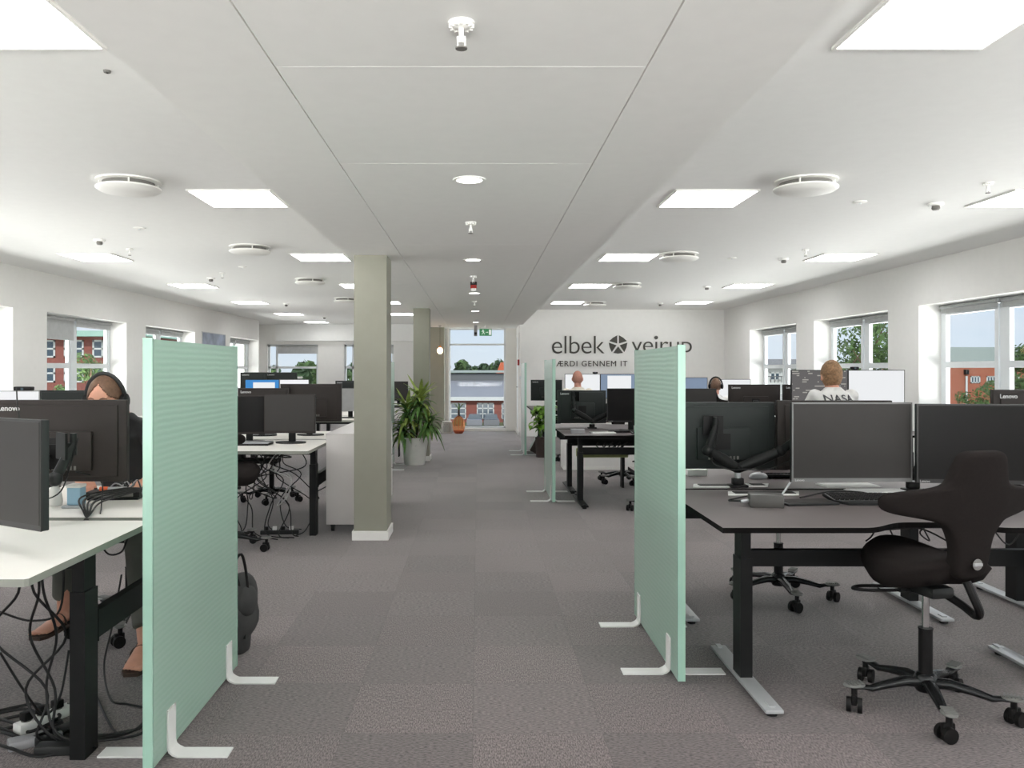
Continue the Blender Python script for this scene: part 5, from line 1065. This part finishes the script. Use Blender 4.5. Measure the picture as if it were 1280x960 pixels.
    return t, HM, neck, chest, feet
def headphones(lab, loc, rz, HM, w_=.096):
    t = thing('headphones', lab, 'headphones', loc, rz)
    bm = B(); pts = [(w_*math.cos(a)*1.03, -.005, w_*1.42*math.sin(a)-.005) for a in (math.radians(d) for d in range(0, 181, 15))]; rings(bm, [p for p in pts], [(.012, .006)]*len(pts), 10, up=(0, 1, 0)); xf(bm, HM); obj('headband', bm, M['darkgrey'], t, smooth=60)
    for s in (-1, 1): bm = B(); rings(bm, [(s*.078, -.005, -.01), (s*.09, -.005, -.01), (s*.104, -.005, -.01), (s*.11, -.005, -.01)], [(.034, .034), (.04, .04), (.038, .038), (.028, .028)], 24, up=(0, 1, 0)); xf(bm, HM); obj('ear_cup', bm, M['black'], t, smooth=50)
    return t
# the woman: hips at y 4.5, facing the camera
loc = (-1.88, 4.50, 0)
pt, HM, nk, ch, ft = person('person in a black T-shirt with centre-parted brown hair behind the left monitors', loc, PI, .57, .42, 'tee_black', 'trouser', hands=[(-.13, .37, .80), (.12, .34, .80)], feet=[(-.31, .68, .09), (.265, .30, .125)], hair='parted', hairm='hair_brown', nod=.2, barefoot=True, head_fwd=.07, hdz=.09)
headphones('black over-ear headphones on the brown-haired person at the left', loc, PI, HM)
for i, f in enumerate(ft):
    tt = thing('sandal', ('brown strapped sandal on the foot resting on the chair base', 'brown strapped sandal on the foot near the green divider')[1-i], 'sandal', loc, PI, 'sandals'); fd = Vector(((-1, 1)[i]*.15, 1, 0)).normalized(); sd = Vector((fd.y, -fd.x, 0)); bm = B()
    outl = [(-.085, .0), (-.075, .028), (0, .036), (.08, .046), (.165, .048), (.2, .03), (.2, -.03), (.165, -.048), (.08, -.046), (0, -.036), (-.075, -.028)]
    poly = [(f.x+fd.x*a+sd.x*b, f.y+fd.y*a+sd.y*b) for a, b in outl]; prism(bm, poly, f.z-.055, f.z-.038); obj('sole', bm, M['leather'], tt)
    for a, w_, hh in ((.09, .05, .012), (.02, .046, .045), (-.045, .04, .05)):
        bm = B(); c = f+fd*a; pts = [c+sd*w_*math.cos(q)+Vector((0, 0, -.04+hh*1.1*math.sin(q)+.012)) for q in (PI*k/8 for k in range(9))]; rings(bm, pts, [(.008, .0035)]*9, 8); obj('strap', bm, M['leather'], tt)
# the man in the white shirt
loc = (3.35, 7.62, 0)
pt, HM, nk, ch, _ = person('person with sandy hair in a white T-shirt with grey letters on its back', loc, 0, .63, .12, 'tee_white', 'jeans', hairm='hair_blond', nod=.05, hdz=.125, hs=1.1)
bm = text_bm('NASA', .092, .0008, align='CENTER', sx=1.15, offset=.0012)   # worm-like lettering printed on the shirt
bpy.context.view_layer.update(); sh_ = [c for c in pt.children if c.name.startswith('shirt')][0].evaluated_get(bpy.context.evaluated_depsgraph_get())
for v in bm.verts:
    v.co.z += nk.z-.118; hit = sh_.ray_cast(Vector((v.co.x, -1, v.co.z)), Vector((0, 1, 0))); v.co.y = (hit[1].y if hit[0] else -.06)-.011
obj('printed_letters', bm, M['ink'], pt, 'grey printed letters', smooth=False)
# the bald man and the man with headphones
pt, HM, nk, ch, _ = person('bald person in a cream shirt seen from behind below the wall lettering', (1.53, 12.4, 0), 0, .53, .1, 'tee_cream', 'jeans', hair='buzz', hairm='hair_buzz', skin='skin2')
loc = (3.6, 12.4, 0)
pt, HM, nk, ch, _ = person('short-haired person in a pale shirt with headphones, far right group', loc, -.5, .42, .1, 'tee_white', 'jeans', hair='buzz', hairm='hair_brown', skin='skin2')
headphones('dark headphones on the short-haired person in the far right group', loc, -.5, HM)

# ================================================================== OUTSIDE
GZ = -5.0
bm = B(); box(bm, -260, 260, 24.0, 420, GZ-.5, GZ); box(bm, -260, -7.2, -60, 24, GZ-.5, GZ); box(bm, 6.2, 260, -60, 24, GZ-.5, GZ); o = struct('ground_outside', bm, M['grass'], label='grass and yard outside the windows')
def tree(lab, x, y, h, r, m='tree', seed=1, n=900, base=None, leaf=.5, trunk=True, grp='trees outside'):
    b0 = GZ if base is None else base; t = thing('tree', lab, 'tree', (x, y, b0), 0, grp); rr = random.Random(seed)
    bm = B(); rings(bm, [(0, 0, 0), (.1*r*.2, 0, h*.3), (0, .1, h*.75)], [r*.09, r*.06, r*.02], 8)
    for k in range(5): a = k*1.3; rings(bm, [(0, 0, h*(.35+.08*k)), (r*.5*math.cos(a), r*.5*math.sin(a), h*(.5+.09*k))], [r*.03, r*.01], 6)
    obj('trunk', bm, M['bark'], t)
    blobs = [(Vector((rr.gauss(0, .38)*r, rr.gauss(0, .38)*r, h*(.62+rr.uniform(-.28, .26)))), r*rr.uniform(.3, .52)) for _ in range(9)]
    bm = B()
    for k in range(n):
        c, R = rr.choice(blobs); d = Vector((rr.gauss(0, 1), rr.gauss(0, 1), rr.gauss(0, 1))).normalized(); p = c+d*R*rr.uniform(.6, 1.05); s = leaf*rr.uniform(.6, 1.3)
        q = Vector((rr.gauss(0, 1), rr.gauss(0, 1), rr.gauss(0, 1))).normalized(); e1 = q.cross(d+q*.1).normalized()*s; e2 = q*s*.55
        bm.faces.new([bm.verts.new(p-e1), bm.verts.new(p-e2*.7), bm.verts.new(p+e1), bm.verts.new(p+e2*.7)])
    obj('foliage', bm, M[m], t, smooth=False); return t
def bwindow(b, x0, x1, y, z0, z1, nx=2, nz=2, fw=.12):
    bm = B(); box(bm, x0, x1, y-.06, y, z0, z0+fw); box(bm, x0, x1, y-.06, y, z1-fw, z1); 
    for k in range(nx+1): xx = x0+(x1-x0-fw)*k/nx; box(bm, xx, xx+fw, y-.06, y, z0, z1)
    for k in range(1, nz): zz = z0+(z1-z0)*k/nz; box(bm, x0, x1, y-.06, y, zz-fw/2, zz+fw/2)
    f = obj('window', bm, M['bwhite'], b, smooth=False); bm = B(); box(bm, x0+.02, x1-.02, y-.03, y-.0, z0+.02, z1-.02); obj('pane', bm, M['bglass'], f, smooth=False)
# long low red brick building opposite the tall window
yb = 99
t = thing('brick_building', 'low red brick building with grey roof seen through the tall window', 'building', (0, yb, GZ))
g_ = lambda py: Z(py, yb)-GZ
bm = B(); box(bm, -9, 9, 0, 14, 0, g_(500)); obj('wall', bm, M['brick_red'], t, smooth=False)
bm = B(); box(bm, -9.4, 9.4, -.7, 0, g_(500.5), g_(496)); obj('gutter', bm, M['bwhite'], t, smooth=False)
bm = B(); v = [(-9.3, -.5, g_(496)), (9.3, -.5, g_(496)), (9.3, 6, g_(473)), (-9.3, 6, g_(473)), (-9.3, 12, g_(496)), (9.3, 12, g_(496))]; vv = [bm.verts.new(p) for p in v]; bm.faces.new((vv[0], vv[1], vv[2], vv[3])); bm.faces.new((vv[3], vv[2], vv[5], vv[4])); bm.faces.new((vv[0], vv[3], vv[4])); bm.faces.new((vv[1], vv[5], vv[2])); obj('roof', bm, M['roof_grey'], t, smooth=False)
bm = B(); box(bm, -9.3, 9.3, 5, 12, g_(480), g_(467)); obj('rooflight_storey', bm, M['roof_dark'], t, smooth=False)
bm = B(); box(bm, -9.5, 9.5, 4.6, 12.4, g_(466), g_(463)); obj('upper_roof', bm, M['bgrey'], t, smooth=False)
for x0, x1 in ((-3.4, -1.5), (-.4+.2, 1.9), (2.8, 4.8), (-6, -4.3), (5.8, 7.8)): bwindow(t, x0+.1, x1+.1, 0, g_(524), g_(503.5), 3 if x1-x0 > 2 else 2, 3)
for i, (x, m) in enumerate(((-.55, 'roof_grey'), (1.35, 'carpaint'), (3.6, 'roof_dark'))):
    t = thing('parked_car', ('pale parked car left of centre in front of the brick building', 'parked car in the middle before the brick building', 'dark parked car at the right edge of the tall window')[i], 'car', (x+.2, 92, GZ), 0, 'parked cars outside')
    bm = B(); prism(bm, [(-.85, .25), (.85, .25), (.88, .7), (.8, .85), (-.8, .85), (-.88, .7)], -2, 2, RX(PI/2)); obj('body', bm, M[m], t); bm = B(); prism(bm, [(-.75, .85), (.75, .85), (.6, 1.4), (-.6, 1.4)], -1.2, .9, RX(PI/2)); obj('cabin', bm, M['bglass'], t)
    for sx in (-1, 1):
        for sy in (-1.3, 1.3): bm = B(); cyl(bm, (sx*.7, sy, .3), (sx*.88, sy, .3), .3); obj('wheel', bm, M['rubber'], t)
# trees on the horizon
rr = random.Random(9)
for k in range(9): tree('round green tree on the horizon above the brick building', -7.5+2.0*k, 128+8*(k%3), 7.8+.35*(k%3)+rr.uniform(-.4, .6), 2.1, 'tree' if k % 2 else 'tree_dark', 30+k, 420, leaf=.6, grp='horizon trees behind the brick building')
for k in range(9): tree('green tree on the horizon behind the far left windows', -33.5+2.9*k, 112+9*(k%3), 7.0+.6*(k%3)+rr.uniform(-.4, .8), 2.6, 'tree_dark' if k % 2 else 'tree', 50+k, 420, leaf=.8, grp='horizon trees behind the far left windows')
for k in range(5): tree('low green tree below the far left windows', -19+2.7*k, 62+7*(k%2), 4.9, 1.9, 'tree', 70+k, 420, leaf=.5, grp='low trees outside the far left windows')
# red house peeking above the roof
t = thing('red_roof_house', 'orange-red roofed house above the grey roof at the tall window', 'building', (4.8, 125, GZ)); bm = B(); box(bm, -1.6, 1.6, 0, 5, 0, 5.8); obj('wall', bm, M['bwhite'], t, smooth=False); bm = B(); prism(bm, [(-2, 5.6), (2, 5.6), (1.2, 7.5), (-1.2, 7.5)], -5, .2, RX(PI/2)); obj('roof', bm, M['terracotta'], t, smooth=False)
# right side: orange brick block
yb = 100
t = thing('brick_block', 'orange brick block with grey top storey outside the right windows', 'building', (0, yb, GZ)); g_ = lambda py: Z(py, yb)-GZ; x0, x1 = 57.5, 76
bm = B(); box(bm, x0, x1, 0, 16, 0, g_(456)); obj('wall', bm, M['brick_orange'], t, smooth=False); bm = B(); box(bm, x0-.3, x1+.3, -.3, 16, g_(456), g_(434)); obj('top_storey', bm, M['bgrey'], t, smooth=False)
for px in (1213, 1233, 1262): bwindow(t, X(px, yb), X(px+12, yb), 0, g_(479), g_(470), 3, 1, .14)
bm = B(); cyl(bm, (X(1207, yb), -.2, 0), (X(1207, yb), -.2, g_(470)), .12); obj('downpipe', bm, M['bwhite'], t); bm = B(); box(bm, X(1204.5, yb), X(1209, yb), -.4, 0, g_(468), g_(462)); obj('wall_lamp', bm, M['black'], t)
for i, px in enumerate((1195, 1204)):
    bm = B(); ell(bm, (X(px, yb), 4, g_(431)), (.45, .45, .35)); cyl(bm, (X(px, yb), 4, g_(434)), (X(px, yb), 4, g_(431)), .12); obj('roof_vent', bm, M['roof_dark'], t)
tree('leafy tree outside at the right edge behind the brick block corner', 47.5, 72, 10.3, 2.4, 'tree', 90, 2000, leaf=.2)
tree('young tree in front of the orange brick block', 40.5, 66, 5.2, 1.5, 'tree', 91, 1300, leaf=.13)
tree('tall loose tree filling the middle right window', 31.0, 64, 11.6, 3.6, 'tree', 92, 3600, leaf=.2); tree('second tall tree in the right part of the middle right window', 24.2, 50, 11.2, 2.2, 'tree', 93, 2600, leaf=.16)
tree('tall tree seen low in the middle right window', 27.5, 61, 9.0, 2.8, 'tree', 94, 2400, leaf=.2)
t = thing('white_house', 'white house with a balcony rail in the far right window', 'building', (X(965, 70), 70, GZ)); g_ = lambda py: Z(py, 70)-GZ
bm = B(); box(bm, -3, 3, 0, 6, 0, g_(461)); obj('wall', bm, M['bwhite'], t, smooth=False); bm = B(); prism(bm, [(-3.4, g_(461)), (3.4, g_(461)), (2.4, g_(449)), (-2.4, g_(449))], -6.4, .4, RX(PI/2)); obj('roof', bm, M['roof_grey'], t, smooth=False)
for q in (-1.6, -.2, 1.2): bwindow(t, q, q+.9, 0, g_(476), g_(465), 2, 1)
bm = B(); box(bm, -2.6, 2.6, -1.1, -1.04, g_(471), g_(470)); [box(bm, -2.6+.3*k, -2.55+.3*k, -1.1, -1.04, g_(478), g_(470)) for k in range(18)]; obj('balcony_rail', bm, M['roof_dark'], t, smooth=False)
for k in range(3): tree('small round shrub below the white house', X(952+14*k, 55), 55, 4.6, 1.1, 'tree', 110+k, 260, leaf=.2, grp='shrubs before the white house')
# left side: brick office with verdigris roof edge
t = thing('brick_office', 'red brick office with a pale green roof edge outside the left windows', 'building', (0, 60, GZ)); g_ = lambda py: Z(py, 60)-GZ; x0, x1 = -48, -24.5
bm = B(); box(bm, x0, x1, 0, 12, 0, g_(421)); obj('wall', bm, M['brick_red'], t, smooth=False); bm = B(); box(bm, x0-.6, x1+.6, -.9, 12, g_(421), g_(414)); obj('roof_edge', bm, M['greenroof'], t, smooth=False)
for k in range(11): xx = x0+.8+2.1*k; bwindow(t, xx, xx+1.45, 0, g_(447), g_(425), 2, 2); bwindow(t, xx, xx+1.45, 0, g_(478), g_(455), 2, 2)
tree('tall narrow conifer-like bush outside the left window beside the woman', X(113, 30), 30, 7.6, 1.25, 'tree', 120, 4000, leaf=.085); tree('light green bush low in the left window', X(72, 32), 32, 6.1, 1.4, 'tree', 121, 2400, leaf=.1)
tree('bush behind the green divider outside the left window', X(205, 34), 34, 7.4, 1.8, 'tree', 122, 2200, leaf=.11); tree('bush seen in the farthest left side window', X(300, 45), 45, 8.6, 2.2, 'tree', 123, 2200, leaf=.14)
for k in range(4): tree('green tree row outside the near left windows', -32-7*k, 20+8*k, 8.5, 2.6, 'tree', 130+k, 300, leaf=.6, grp='trees outside the near left windows')
